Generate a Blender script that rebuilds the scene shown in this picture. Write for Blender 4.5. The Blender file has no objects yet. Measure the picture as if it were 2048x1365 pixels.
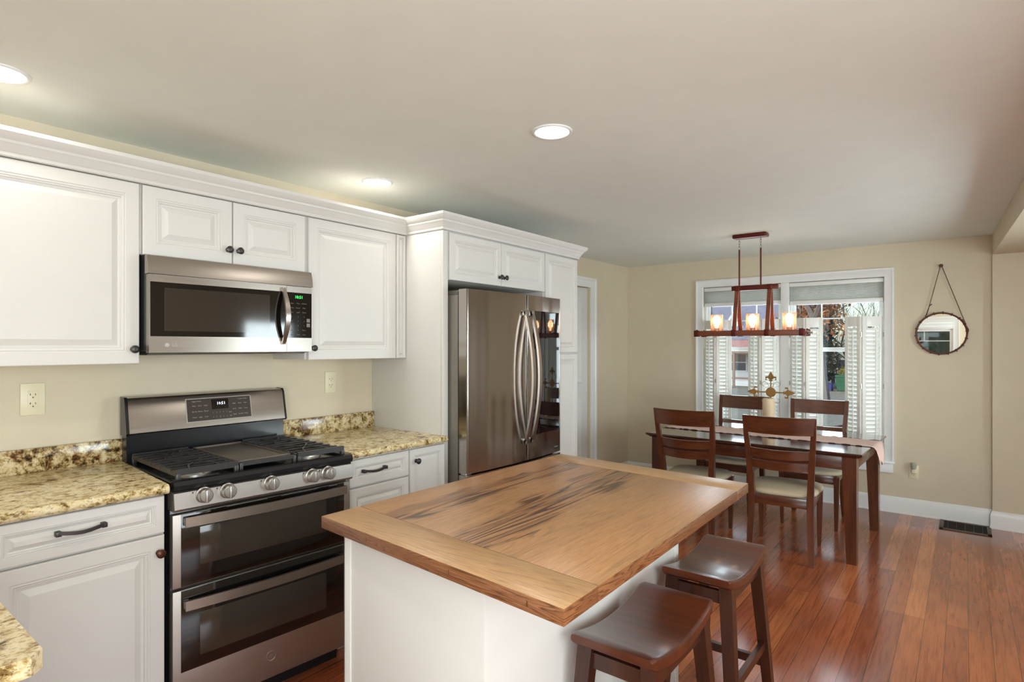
import bpy, bmesh, math, random
from mathutils import Vector, Matrix
random.seed(7)
PI = math.pi
S = bpy.context.scene
COL = S.collection

# ------------------------------------------------------------------ camera
cam_d = bpy.data.cameras.new('camera')
cam_d.sensor_width = 36.0
cam_d.lens = 1164.0 / 2048.0 * 36.0
cam_d.shift_y = 9.5 / 2048.0
cam_d.clip_start = 0.02
cam_d.clip_end = 300
cam = bpy.data.objects.new('camera', cam_d)
cam.location = (2.93, 0.0, 1.46)
cam.rotation_euler = (PI / 2, 0, math.radians(37.895))
COL.objects.link(cam)
S.camera = cam

# ------------------------------------------------------------------ world, sun, exposure
S.view_settings.view_transform = 'Standard'
S.view_settings.look = 'None'
S.view_settings.gamma = 1.0
S.view_settings.use_curve_mapping = False
S.view_settings.exposure = 0.06
W = bpy.data.worlds.new('world'); S.world = W
W.use_nodes = True
wn = W.node_tree.nodes; wl = W.node_tree.links
sky = wn.new('ShaderNodeTexSky'); sky.sky_type = 'NISHITA'
sky.sun_disc = False; sky.sun_elevation = math.radians(32); sky.sun_rotation = math.radians(215)
sky.air_density = 1.0; sky.dust_density = 1.6; sky.ozone_density = 1.0
wn['Background'].inputs['Strength'].default_value = 0.27
wl.new(sky.outputs[0], wn['Background'].inputs['Color'])

def light(name, kind, loc, rot, power, color, **kw):
    d = bpy.data.lights.new(name, kind); d.energy = power; d.color = color
    for k, v in kw.items(): setattr(d, k, v)
    o = bpy.data.objects.new(name, d); o.location = loc; o.rotation_euler = rot
    COL.objects.link(o); return o
sun = light('sun', 'SUN', (0, 0, 10), (math.radians(52), 0, math.radians(-35)), 1.6, (1.0, .93, .84), angle=math.radians(2))
# daylight at windows; the near right and rear sources are unseen, added for fill
light('fill_right', 'AREA', (4.74, -.10, 1.40), (0, math.radians(100), 0), 78, (.87, .95, 1.0), shape='RECTANGLE', size=1.5, size_y=2.0)
light('daylight_right_far', 'AREA', (4.90, 4.20, 1.25), (0, math.radians(90), 0), 80, (.88, .95, 1.0), shape='RECTANGLE', size=1.1, size_y=1.0)
light('fill_rear', 'AREA', (3.9, -1.54, 1.40), (math.radians(116), 0, 0), 100, (.87, .95, 1.0), shape='RECTANGLE', size=1.4, size_y=1.4)
light('daylight_front', 'AREA', (1.55, 6.34, 1.25), (math.radians(-90), 0, 0), 40, (.86, .93, 1.0), shape='RECTANGLE', size=1.6, size_y=1.5)
LAMP_W = 2.8

# ------------------------------------------------------------------ helpers
def wloc(o):
    v = Vector((0, 0, 0))
    while o is not None:
        v += o.location; o = o.parent
    return v

class B:
    """collects geometry for ONE mesh object (world coordinates)"""
    def __init__(s): s.bm = bmesh.new(); s.T = None
    def _xf(s, vs, M):
        if M is not None: bmesh.ops.transform(s.bm, matrix=M, verts=vs)
    def box(s, x0, x1, y0, y1, z0, z1, bev=0.0, seg=2, M=None):
        r = bmesh.ops.create_cube(s.bm, size=1.0); vs = r['verts']
        for v in vs:
            v.co = Vector((x0 + (v.co.x + .5) * (x1 - x0), y0 + (v.co.y + .5) * (y1 - y0), z0 + (v.co.z + .5) * (z1 - z0)))
        if bev > 0:
            es = list({e for v in vs for e in v.link_edges})
            rr = bmesh.ops.bevel(s.bm, geom=es + vs, offset=bev, segments=seg, profile=.5, affect='EDGES')
            vs = list({v for f in rr['faces'] for v in f.verts} | {v for v in vs if v.is_valid})
        s._xf(vs, M); return vs
    def prism(s, pts, axis, a, b, M=None):
        """2-D polygon extruded along an axis: 'x' pts=(y,z), 'y' pts=(x,z), 'z' pts=(x,y)"""
        def P(p, t):
            return {'x': (t, p[0], p[1]), 'y': (p[0], t, p[1]), 'z': (p[0], p[1], t)}[axis]
        A = [s.bm.verts.new(P(p, a)) for p in pts]; Bv = [s.bm.verts.new(P(p, b)) for p in pts]
        n = len(pts)
        s.bm.faces.new(A[::-1]); s.bm.faces.new(Bv)
        for i in range(n): s.bm.faces.new((A[i], A[(i + 1) % n], Bv[(i + 1) % n], Bv[i]))
        s._xf(A + Bv, M); return A + Bv
    def loft(s, rings, caps=True, closed=True):
        R = [[s.bm.verts.new(p) for p in r] for r in rings]
        n = len(R[0])
        for a, b in zip(R[:-1], R[1:]):
            for i in range(n if closed else n - 1):
                j = (i + 1) % n
                s.bm.faces.new((a[i], a[j], b[j], b[i]))
        if caps and closed:
            s.bm.faces.new(R[0][::-1]); s.bm.faces.new(R[-1])
        return [v for r in R for v in r]
    def tube(s, pts, r, n=8, flat=1.0, up=(0, 0, 1)):
        pts = [Vector(p) for p in pts]; rings = []
        for i, p in enumerate(pts):
            t = (pts[min(i + 1, len(pts) - 1)] - pts[max(i - 1, 0)]).normalized()
            u = Vector(up)
            if abs(t.dot(u)) > .95: u = Vector((1, 0, 0)) if abs(t.x) < .9 else Vector((0, 1, 0))
            a = t.cross(u).normalized(); b = a.cross(t).normalized()
            rr = r[i] if isinstance(r, (list, tuple)) else r
            rings.append([p + a * rr * math.cos(2 * PI * k / n) + b * rr * flat * math.sin(2 * PI * k / n) for k in range(n)])
        return s.loft(rings)
    def bar(s, pts, w, h, up=(0, 0, 1)):
        """rectangular section bar through points; w across, h along 'up'; w,h may be lists"""
        pts = [Vector(p) for p in pts]; rings = []
        for i, p in enumerate(pts):
            t = (pts[min(i + 1, len(pts) - 1)] - pts[max(i - 1, 0)]).normalized()
            u = Vector(up); a = t.cross(u).normalized(); b = a.cross(t).normalized()
            ww = (w[i] if isinstance(w, (list, tuple)) else w) / 2; hh = (h[i] if isinstance(h, (list, tuple)) else h) / 2
            rings.append([p + a * ww + b * hh, p - a * ww + b * hh, p - a * ww - b * hh, p + a * ww - b * hh])
        return s.loft(rings)
    def lathe(s, prof, c=(0, 0, 0), axis='z', n=24, cap=True):
        c = Vector(c); rings = []
        for r, t in prof:
            ring = []
            for k in range(n):
                a = 2 * PI * k / n; x, y = r * math.cos(a), r * math.sin(a)
                ring.append(c + Vector({'z': (x, y, t), 'x': (t, x, y), 'y': (y, t, x)}[axis]))
            rings.append(ring)
        return s.loft(rings, caps=cap)
    def front(s, face, y0, y1, z0, z1, prof, back=0.0):
        """a cabinet front (raised-panel) lying in the y-z plane facing +x; prof = [(inset, out)]"""
        R = []
        for ins, out in [(0, -back)] + prof:
            x = face + out
            R.append([(x, y0 + ins, z0 + ins), (x, y1 - ins, z0 + ins), (x, y1 - ins, z1 - ins), (x, y0 + ins, z1 - ins)])
        return s.loft(R)
    def mould(s, path, prof, closed=False):
        """profile [(out,z)] swept along plan path [(x,y)] with mitres; 'out' is to the right of travel"""
        n = len(path); rings = []
        for i in range(n):
            p = Vector((path[i][0], path[i][1]))
            d1 = (Vector(path[i]) - Vector(path[i - 1])).normalized() if i > 0 else None
            d2 = (Vector(path[i + 1]) - Vector(path[i])).normalized() if i < n - 1 else None
            d1 = d1 or d2; d2 = d2 or d1
            n1 = Vector((d1.y, -d1.x)); n2 = Vector((d2.y, -d2.x))
            m = (n1 + n2); m = m / max(m.dot(n1), .2)
            rings.append([(p.x + m.x * o, p.y + m.y * o, z) for o, z in prof])
        return s.loft(rings)
    def obj(s, name, mat, parent=None, smooth=35):
        bmesh.ops.remove_doubles(s.bm, verts=s.bm.verts, dist=1e-6)
        bmesh.ops.recalc_face_normals(s.bm, faces=s.bm.faces)
        if s.T:
            for v in s.bm.verts: v.co = s.T(v.co)
        if parent is not None: bmesh.ops.translate(s.bm, verts=s.bm.verts, vec=-wloc(parent))
        me = bpy.data.meshes.new(name); s.bm.to_mesh(me); s.bm.free()
        for m in (mat if isinstance(mat, (list, tuple)) else [mat]): me.materials.append(m)
        if smooth:
            for p in me.polygons: p.use_smooth = True
            me.set_sharp_from_angle(angle=math.radians(smooth))
        o = bpy.data.objects.new(name, me); COL.objects.link(o)
        if parent is not None: o.parent = parent
        return o

def tag(o, label=None, cat=None, group=None, kind=None):
    if label: o['label'] = label
    if cat: o['category'] = cat
    if group: o['group'] = group
    if kind: o['kind'] = kind
    return o
def thing(name, loc, label, cat, group=None, kind=None):
    o = bpy.data.objects.new(name, None); o.location = loc; o.empty_display_size = .1
    COL.objects.link(o); return tag(o, label, cat, group, kind)
def struct(o, label, cat): return tag(o, label, cat, kind='structure')
def copy_tree(o, parent=None):
    c = o.copy(); COL.objects.link(c); c.parent = parent
    for ch in [x for x in COL.objects if x.parent == o]: copy_tree(ch, c)
    return c
def text_obj(name, body, size, M, mat, parent, extrude=.0004, align='CENTER', italic=0.0):
    cu = bpy.data.curves.new('t', 'FONT'); cu.body = body; cu.size = size; cu.extrude = extrude
    cu.align_x = align; cu.align_y = 'CENTER'; cu.shear = italic; cu.resolution_u = 2
    t = bpy.data.objects.new('t', cu); COL.objects.link(t)
    me = bpy.data.meshes.new_from_object(t.evaluated_get(bpy.context.evaluated_depsgraph_get()))
    bpy.data.objects.remove(t); bpy.data.curves.remove(cu)
    me.transform(M)
    if parent is not None: me.transform(Matrix.Translation(-wloc(parent)))
    me.materials.clear(); me.materials.append(mat); me.name = name
    o = bpy.data.objects.new(name, me); COL.objects.link(o); o.parent = parent
    return o
def text_geo(b, body, size, M, extrude=.0004):
    cu = bpy.data.curves.new('t', 'FONT'); cu.body = body; cu.size = size; cu.extrude = extrude
    cu.align_x = 'CENTER'; cu.align_y = 'CENTER'; cu.resolution_u = 1
    t = bpy.data.objects.new('t', cu); COL.objects.link(t)
    me = bpy.data.meshes.new_from_object(t.evaluated_get(bpy.context.evaluated_depsgraph_get()))
    bpy.data.objects.remove(t); bpy.data.curves.remove(cu)
    me.transform(M); b.bm.from_mesh(me); bpy.data.meshes.remove(me)
# text facing +x, reading along +y
FX = Matrix(((0, 0, 1, 0), (1, 0, 0, 0), (0, 1, 0, 0), (0, 0, 0, 1)))
def at_x(x, y, z, tilt=0.0): return Matrix.Translation((x, y, z)) @ Matrix.Rotation(tilt, 4, 'Y') @ FX

# ------------------------------------------------------------------ materials
def lin(c):
    return tuple(((v / 255) / 12.92 if v / 255 <= .04045 else ((v / 255 + .055) / 1.055) ** 2.4) for v in c) + (1.0,)
class N:
    def __init__(s, name):
        s.m = bpy.data.materials.new(name); s.m.use_nodes = True; s.t = s.m.node_tree
        s.p = s.t.nodes['Principled BSDF']; s.out = s.t.nodes['Material Output']
    def n(s, kind, **kw):
        x = s.t.nodes.new(kind)
        for k, v in kw.items():
            if k in x.inputs: x.inputs[k].default_value = v
            else: setattr(x, k, v)
        return x
    def l(s, a, b): s.t.links.new(a, b)
    def coord(s, scale=(1, 1, 1), rot=(0, 0, 0), kind='Object'):
        c = s.n('ShaderNodeTexCoord'); m = s.n('ShaderNodeMapping')
        m.inputs['Scale'].default_value = scale; m.inputs['Rotation'].default_value = rot
        s.l(c.outputs[kind], m.inputs['Vector']); return m.outputs[0]
    def noise(s, vec, scale, detail=4, rough=.5, dist=0.0):
        x = s.n('ShaderNodeTexNoise'); x.inputs['Scale'].default_value = scale; x.inputs['Detail'].default_value = detail
        x.inputs['Roughness'].default_value = rough; x.inputs['Distortion'].default_value = dist
        s.l(vec, x.inputs['Vector']); return x
    def ramp(s, fac, stops, interp='LINEAR'):
        r = s.n('ShaderNodeValToRGB'); r.color_ramp.interpolation = interp
        e = r.color_ramp.elements
        while len(e) > 1: e.remove(e[-1])
        e[0].position = stops[0][0]; e[0].color = stops[0][1]
        for p, c in stops[1:]:
            q = e.new(p); q.color = c
        s.l(fac, r.inputs[0]); return r.outputs[0]
    def mix(s, fac, a, b, mode='MIX'):
        x = s.n('ShaderNodeMix', data_type='RGBA', blend_type=mode)
        for sock, v in ((x.inputs[0], fac), (x.inputs[6], a), (x.inputs[7], b)):
            if hasattr(v, 'links'): s.l(v, sock)
            else: sock.default_value = v
        return x.outputs[2]
    def bump(s, h, strength=.2, dist=.002):
        b = s.n('ShaderNodeBump'); b.inputs['Strength'].default_value = strength; b.inputs['Distance'].default_value = dist
        s.l(h, b.inputs['Height']); s.l(b.outputs[0], s.p.inputs['Normal']); return b
    def set(s, **kw):
        for k, v in kw.items(): s.p.inputs[k.replace('_', ' ')].default_value = v
        return s
def plain(name, col, rough=.5, metal=0.0, bump=None, var=.03, **kw):
    n = N(name); c = lin(col)
    v = n.coord(); ns = n.noise(v, 6.0, 3)
    dark = tuple(x * (1 - var) for x in c[:3]) + (1,); lite = tuple(min(1, x * (1 + var)) for x in c[:3]) + (1,)
    n.l(n.ramp(ns.outputs[0], [(.3, dark), (.7, lite)]), n.p.inputs['Base Color'])
    n.set(Roughness=rough, Metallic=metal, **kw)
    if bump:
        b = n.noise(v, bump[0], 3); n.bump(b.outputs[0], bump[1], bump[2])
    return n.m
def wood(name, c0, c1, axis=1, rough=.3, scale=1.0, coat=.0, dark=None):
    n = N(name); sc = [1.0, 1.0, 1.0]; sc[axis] = .08
    v = n.coord(tuple(x * scale for x in sc))
    a = n.noise(v, 9, 5, .6, .6); b = n.noise(v, 90, 3, .6)
    col = n.ramp(a.outputs[0], [(.25, lin(c0)), (.75, lin(c1))])
    col = n.mix(.35, col, n.ramp(b.outputs[0], [(.3, lin(c0)), (.7, lin(c1))]))
    n.l(col, n.p.inputs['Base Color']); n.set(Roughness=rough)
    n.p.inputs['Coat Weight'].default_value = coat; n.p.inputs['Coat Roughness'].default_value = .12
    n.bump(b.outputs[0], .06, .001); return n.m
def steel(name, col=(178, 172, 166), rough=.24, axis=1, aniso=.6):
    n = N(name); sc = [40.0, 40.0, 40.0]; sc[axis] = .35
    v = n.coord(tuple(sc)); a = n.noise(v, 6, 4, .6)
    n.l(n.ramp(a.outputs[0], [(.3, tuple(x * .93 for x in lin(col)[:3]) + (1,)), (.7, lin(col))]), n.p.inputs['Base Color'])
    r = n.n('ShaderNodeMapRange'); r.inputs['To Min'].default_value = rough * .8; r.inputs['To Max'].default_value = rough * 1.25
    n.l(a.outputs[0], r.inputs['Value']); n.l(r.outputs[0], n.p.inputs['Roughness'])
    n.set(Metallic=1.0); return n.m
def emit(name, col, strength):
    n = N(name); n.set(Base_Color=lin(col), Emission_Color=lin(col), Emission_Strength=strength); return n.m

M = {}
M['wall'] = plain('wall paint', (211, 199, 174), .65, bump=(140, .12, .001), var=.02)
M['ceil'] = plain('ceiling paint', (232, 235, 227), .8, bump=(90, .1, .001), var=.015)
M['cab'] = plain('cabinet paint', (212, 209, 203), .38, var=.012)
M['trim'] = plain('white trim paint', (232, 233, 231), .35, var=.012)
M['knob'] = plain('dark pewter', (74, 72, 70), .38, .85)
M['knob_brown'] = plain('bronze', (86, 50, 32), .35, .6)
M['steel'] = steel('brushed steel', axis=1)
M['steel_v'] = steel('brushed steel vertical', (176, 168, 162), .15, axis=2)
M['steel_oven'] = steel('brushed oven steel', (176, 170, 163), .46)
M['steel_lt'] = steel('satin steel', (168, 160, 151), .30)
M['fridge_side'] = plain('grey painted steel', (140, 136, 126), .42, .55)
M['black_glass'] = plain('black glass', (17, 14, 12), .06, 0, var=.02, Specular_IOR_Level=.6)
M['glass_win'] = plain('smoked glass', (50, 44, 37), .08, 0, var=.05, Specular_IOR_Level=.6)
M['enamel'] = plain('black enamel', (27, 27, 29), .22, 0)
M['iron'] = plain('cast iron', (64, 62, 62), .36, .5, bump=(220, .3, .0006))
M['griddle'] = plain('griddle iron', (104, 96, 86), .42, .4, bump=(160, .2, .0005))
M['alu'] = plain('aluminium', (176, 172, 165), .35, .9)
M['dark'] = plain('dark void', (14, 12, 11), .7)
M['plate'] = plain('ivory plastic', (226, 217, 186), .35, var=.01)
M['slot'] = plain('slot dark', (52, 46, 36), .6)
M['ivory'] = plain('candle wax', (222, 198, 164), .5, var=.02, Subsurface_Weight=.15)
M['rust'] = plain('rusty iron', (150, 112, 58), .6, .35, bump=(60, .4, .002), var=.25)
M['wire'] = plain('grey wire', (150, 146, 138), .5, .5)
M['cloth'] = plain('blush runner cloth', (222, 190, 178), .85, bump=(260, .35, .002), var=.06)
M['fringe'] = plain('runner fringe', (60, 30, 26), .8)
M['cushion'] = plain('tan upholstery', (196, 180, 152), .6, bump=(300, .2, .001), var=.05)
M['chandwood'] = wood('reddish lamp wood', (96, 44, 24), (134, 70, 40), 0, .4)
M['chandmetal'] = plain('oil rubbed bronze', (92, 30, 18), .35, .5)
M['chrome'] = plain('chrome', (190, 188, 184), .2, 1.0)
M['leather'] = plain('brown leather cord', (92, 48, 32), .55)
M['mirror'] = plain('mirror glass', (225, 228, 224), .015, 1.0, var=0.0)
M['vent'] = plain('bronze vent', (82, 66, 52), .4, .5)
M['dining'] = wood('dark cherry wood z', (40, 17, 8), (112, 58, 30), 2, .28, 1.0, .3)
M['dining_x'] = wood('dark cherry wood x', (42, 18, 8), (112, 58, 30), 0, .26, 1.0, .35)
M['tabletop'] = wood('dark cherry table top', (50, 24, 16), (84, 44, 30), 0, .15, 1.0, .7)
M['stool'] = wood('stool seat wood', (42, 17, 8), (104, 50, 27), 0, .28, 1.0, .3)
M['stoolleg'] = wood('stool leg wood', (34, 15, 8), (76, 37, 21), 2, .3, 1.0, .25)
M['lens'] = emit('lamp lens', (255, 252, 244), 7.0)
M['bulb'] = emit('bulb glow', (255, 218, 172), 12.0)
M['digit_w'] = emit('white digits', (226, 232, 255), 1.6)
M['digit_g'] = emit('green digits', (70, 235, 110), 1.4)
M['print'] = plain('pale print', (176, 172, 164), .5)
M['print_dim'] = plain('dim print', (120, 116, 110), .5)
n_ = N('cellular shade fabric'); df_ = n_.n('ShaderNodeBsdfDiffuse'); df_.inputs[0].default_value = lin((240, 240, 236)); tl_ = n_.n('ShaderNodeBsdfTranslucent'); tl_.inputs[0].default_value = lin((240, 240, 236))
mx_ = n_.n('ShaderNodeMixShader'); mx_.inputs[0].default_value = .4; n_.l(df_.outputs[0], mx_.inputs[1]); n_.l(tl_.outputs[0], mx_.inputs[2]); n_.l(mx_.outputs[0], n_.out.inputs['Surface']); M['shade'] = n_.m
M['shutter'] = plain('shutter paint', (240, 240, 234), .35, var=.01)

def fake_glass(name, tint, refl=.12, rough=.02, body=0.0, bodycol=(255, 220, 190)):
    n = N(name); t = n.n('ShaderNodeBsdfTransparent'); t.inputs['Color'].default_value = lin(tint)
    g = n.n('ShaderNodeBsdfGlossy'); g.inputs['Roughness'].default_value = rough
    fr = n.n('ShaderNodeFresnel'); fr.inputs['IOR'].default_value = 1.45
    mx = n.n('ShaderNodeMixShader'); n.l(fr.outputs[0], mx.inputs[0]); n.l(t.outputs[0], mx.inputs[1]); n.l(g.outputs[0], mx.inputs[2])
    last = mx.outputs[0]
    if body > 0:
        tr = n.n('ShaderNodeBsdfTranslucent'); tr.inputs['Color'].default_value = lin(bodycol)
        m2 = n.n('ShaderNodeMixShader'); m2.inputs[0].default_value = body
        n.l(last, m2.inputs[1]); n.l(tr.outputs[0], m2.inputs[2]); last = m2.outputs[0]
    n.l(last, n.out.inputs['Surface']); return n.m
M['pane'] = fake_glass('window glass', (246, 250, 250))
M['jar'] = fake_glass('seeded lamp glass', (255, 238, 228), rough=.08, body=.13, bodycol=(255, 228, 218))

# granite
def granite(name, elong, sh=0.0):
    n = N(name); v = n.coord(elong)
    a = n.noise(v, 30, 9, .72, .3); b = n.noise(v, 11, 6, .7, .5); c = n.noise(v, 95, 4, .7)
    base = n.ramp(a.outputs[0], [(.37 - sh, lin((58, 40, 22))), (.42 - sh, lin((122, 98, 54))), (.47 - sh, lin((182, 156, 104))), (.53 - sh, lin((214, 196, 152))), (.66, lin((228, 214, 182)))])
    blot = n.ramp(b.outputs[0], [(.41 - 2 * sh, (0, 0, 0, 1)), (.48 - 2 * sh, (1, 1, 1, 1))])
    dk = n.ramp(a.outputs[0], [(.42, lin((46, 24, 14))), (.50, lin((112, 74, 34))), (.6, lin((180, 146, 90)))])
    col = n.mix(blot, dk, base)
    spk = n.ramp(c.outputs[0], [(.36, (.25, .2, .12, 1)), (.46, (1, 1, 1, 1))])
    col = n.mix(.75, col, spk, 'MULTIPLY')
    n.l(col, n.p.inputs['Base Color']); n.set(Roughness=.16); return n.m
M['granite'] = granite('granite', (1.0, 1.0, 1.0))
M['granite_t'] = granite('granite top', (1.1, .8, 1.0), .025)

# oak butcher block with cathedral grain, grain along Y (or along X for the end boards)
def oak(name, along):
    n = N(name)
    sc = (.25, .25, 4.0) if along == "edge" else (1.25, .055, 1.0) if along == 'y' else (.055, 1.25, 1.0)
    v = n.coord(sc)
    d = n.noise(v, 6.5, 3, .45, .25)
    def math_(op, a_, b_=None, c_=None):
        x = n.n('ShaderNodeMath', operation=op)
        for i, q in enumerate((a_, b_, c_)):
            if q is None: continue
            if hasattr(q, 'links'): n.l(q, x.inputs[i])
            else: x.inputs[i].default_value = q
        return x.outputs[0]
    w = math_('FRACT', math_('MULTIPLY', d.outputs[0], 25.0))
    fine = n.noise(n.coord((150, 6, 150) if along == 'y' else (6, 150, 150)), 2.2, 4, .7)
    # two dark cathedral-grained boards running the length of the top
    sx = n.n('ShaderNodeSeparateXYZ'); n.l(n.coord(), sx.inputs[0]); X, Y = sx.outputs[0], sx.outputs[1]
    wob = n.noise(n.coord((3, 1.2, 1)), 2.5, 2, .5)
    def streak(cx, sl, hw):
        c = math_('ADD', math_('MULTIPLY_ADD', Y, sl, -cx), X); c = math_('ADD', c, math_('MULTIPLY_ADD', wob.outputs[0], .22, -.11))
        return n.ramp(math_('DIVIDE', math_('ABSOLUTE', c), hw), [(.7, (1, 1, 1, 1)), (1.15, (0, 0, 0, 1))])
    m = n.mix(1.0, streak(.075, .10, .105), streak(-.21, .02, .06), 'ADD')
    base = (184, 138, 90) if along == 'y' else (196, 156, 108)
    col = n.ramp(w, [(.0, lin(tuple(int(q * .90) for q in base))), (.25, lin(base)), (.8, lin(tuple(int(q * 1.02) for q in base))), (1.0, lin(tuple(int(q * .95) for q in base)))])
    dkc = n.ramp(w, [(.0, lin((64, 36, 16))), (.26, lin((104, 66, 34))), (.5, lin((168, 122, 74))), (.85, lin((176, 130, 82))), (1.0, lin((104, 68, 36)))])
    if along == 'y': col = n.mix(m, col, dkc)
    if along == 'edge': col = n.ramp(w, [(0, lin((88, 54, 30))), (.3, lin((134, 88, 54))), (.8, lin((150, 102, 66))), (1, lin((104, 66, 38)))])  # edge tones darkened to stand for shade on the sides
    col = n.mix(.45, col, n.ramp(fine.outputs[0], [(.35, lin((166, 136, 106))), (.6, (1, 1, 1, 1))]), 'MULTIPLY')
    st = n.n('ShaderNodeTexBrick'); st.inputs['Scale'].default_value = 1.0; st.inputs['Mortar Size'].default_value = .0
    st.inputs['Brick Width'].default_value = 9.0; st.inputs['Row Height'].default_value = .17
    st.inputs['Color1'].default_value = (.86, .86, .86, 1); st.inputs['Color2'].default_value = (1.08, 1.02, .98, 1)
    n.l(n.coord((1, 1, 1), (0, 0, PI / 2) if along == 'y' else (0, 0, 0)), st.inputs['Vector'])
    col = n.mix(.8, col, st.outputs[0], 'MULTIPLY')
    n.l(col, n.p.inputs['Base Color']); n.set(Roughness=.36); n.p.inputs['Coat Weight'].default_value = .25; n.p.inputs['Coat Roughness'].default_value = .3
    n.bump(fine.outputs[0], .08, .0008); return n.m
M['oak'] = oak('oak top', 'y'); M['oak_x'] = oak('oak end board', 'x')
M['oak_e_shaded'] = oak('oak shaded edge', 'edge')

# pine strip floor
def floor_mat():
    n = N('pine floor'); rot = (0, 0, PI / 2)
    br = n.n('ShaderNodeTexBrick'); br.offset = .37; br.offset_frequency = 3
    for k, v in {'Scale': 1.0, 'Mortar Size': .0011, 'Mortar Smooth': .1, 'Bias': 0.0, 'Brick Width': 1.9, 'Row Height': .092}.items(): br.inputs[k].default_value = v
    br.inputs['Color1'].default_value = (0, 0, 0, 1); br.inputs['Color2'].default_value = (1, 1, 1, 1); br.inputs['Mortar'].default_value = (.5, .5, .5, 1)
    n.l(n.coord((1, 1, 1), rot), br.inputs['Vector'])
    big = n.noise(n.coord((1.2, .5, 1)), 1.3, 3, .6); gr = n.noise(n.coord((26, 1.3, 1)), 3, 5, .65, .5)
    col = n.ramp(br.outputs[0], [(0, lin((140, 72, 42))), (.35, lin((170, 92, 54))), (.7, lin((182, 102, 58))), (1, lin((202, 122, 74)))])
    col = n.mix(n.ramp(big.outputs[0], [(.42, (0, 0, 0, 1)), (.62, (.55, .55, .55, 1))]), col, lin((114, 54, 36)))
    col = n.mix(.6, col, n.ramp(gr.outputs[0], [(.3, lin((158, 120, 100))), (.55, (1, 1, 1, 1))]), 'MULTIPLY')
    col = n.mix(n.ramp(br.outputs[1], [(0, (0, 0, 0, 1)), (1, (.85, .85, .85, 1))]), col, lin((44, 20, 12)))
    n.l(col, n.p.inputs['Base Color'])
    rr = n.n('ShaderNodeMapRange'); rr.inputs['To Min'].default_value = .13; rr.inputs['To Max'].default_value = .21
    n.l(gr.outputs[0], rr.inputs['Value']); n.l(rr.outputs[0], n.p.inputs['Roughness'])
    n.p.inputs['Coat Weight'].default_value = .45; n.p.inputs['Coat Roughness'].default_value = .2
    h = n.mix(.5, gr.outputs[0], n.ramp(br.outputs[1], [(0, (1, 1, 1, 1)), (1, (0, 0, 0, 1))])); n.bump(h, .12, .002); return n.m
M['floor'] = floor_mat()

# ================================================================== THE ROOM
H = 2.355; YB = 6.08; XL2 = -0.124; RX = 4.8; YR = -1.6
def box_obj(name, mat, x0, x1, y0, y1, z0, z1, label, cat, bev=0):
    b = B(); b.box(x0, x1, y0, y1, z0, z1, bev); return struct(b.obj(name, mat), label, cat)
box_obj('floor', M['floor'], -.3, RX + .1, YR - .1, YB + .14, -.06, 0, 'reddish brown pine strip floor running towards the window wall', 'floor')
box_obj('ceiling', M['ceil'], -.3, RX + .1, YR - .1, YB + .14, H, H + .1, 'flat pale grey white ceiling with recessed lights', 'ceiling')
# left wall: kitchen part at x=0, dining part set back to x=-0.124, with a doorway
b = B()
b.box(-.26, 0, YR, 4.0, 0, H); b.box(-.26, XL2, 4.0, 4.30, 0, H); b.box(-.26, XL2, 5.24, YB + .14, 0, H); b.box(-.26, XL2, 4.30, 5.24, 2.06, H)
struct(b.obj('wall_left', M['wall']), 'beige kitchen wall behind the white cabinets', 'wall')
# back wall with the double window opening
WX0, WX1, WZ0, WZ1 = .755, 2.365, .45, 2.07
b = B()
b.box(XL2, WX0, YB, YB + .14, 0, H); b.box(WX1, RX, YB, YB + .14, 0, H)
b.box(WX0, WX1, YB, YB + .14, 0, WZ0); b.box(WX0, WX1, YB, YB + .14, WZ1, H)
struct(b.obj('wall_back', M['wall']), 'beige dining wall around the double window', 'wall')
# wing stub and boxed header running towards the camera at the right
b = B(); b.box(3.103, RX, YB - .05, YB, 0, H - .001); struct(b.obj('trim_1', M['wall']), 'shallow beige wall projection at the right end of the window wall', 'wall projection')
b = B(); k = .039; ya = YB - .05; yb2 = YR
b.prism([(3.103, ya), (3.103 + k * (ya - yb2), yb2), (3.50 + k * (ya - yb2), yb2), (3.50, ya)], 'z', 2.19, H - .001)
struct(b.obj('trim_2', M['wall']), 'beige boxed ceiling header running from the window wall at upper right', 'ceiling header')
# right wall with a wide fill window added, rear wall with one added too
R0, R1, RZ0, RZ1 = -1.1, .9, .65, 2.15; R2, R3, RZ2, RZ3 = 3.62, 4.72, .75, 1.80
b = B(); e_ = RX + .12
b.box(RX, e_, YR, R0, 0, H); b.box(RX, e_, R1, R2, 0, H); b.box(RX, e_, R3, YB + .14, 0, H)
b.box(RX, e_, R0, R1, 0, RZ0); b.box(RX, e_, R0, R1, RZ1, H); b.box(RX, e_, R2, R3, 0, RZ2); b.box(RX, e_, R2, R3, RZ3, H)
struct(b.obj('wall_right', M['wall']), 'beige side wall of the room on the right', 'wall')
b = B(); Q0, Q1, QZ0, QZ1 = 1.45, 2.75, .75, 1.78
Q2, Q3, QZ2, QZ3 = 3.2, 4.6, .7, 2.1
b.box(-.26, Q0, YR - .12, YR, 0, H); b.box(Q1, Q2, YR - .12, YR, 0, H); b.box(Q3, RX + .12, YR - .12, YR, 0, H); b.box(Q2, Q3, YR - .12, YR, 0, QZ2); b.box(Q2, Q3, YR - .12, YR, QZ3, H); b.box(Q0, Q1, YR - .12, YR, 0, QZ0); b.box(Q0, Q1, YR - .12, YR, QZ1, H)
struct(b.obj('wall_rear', M['wall']), 'beige wall behind the viewpoint, seen in the round mirror', 'wall')

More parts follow.
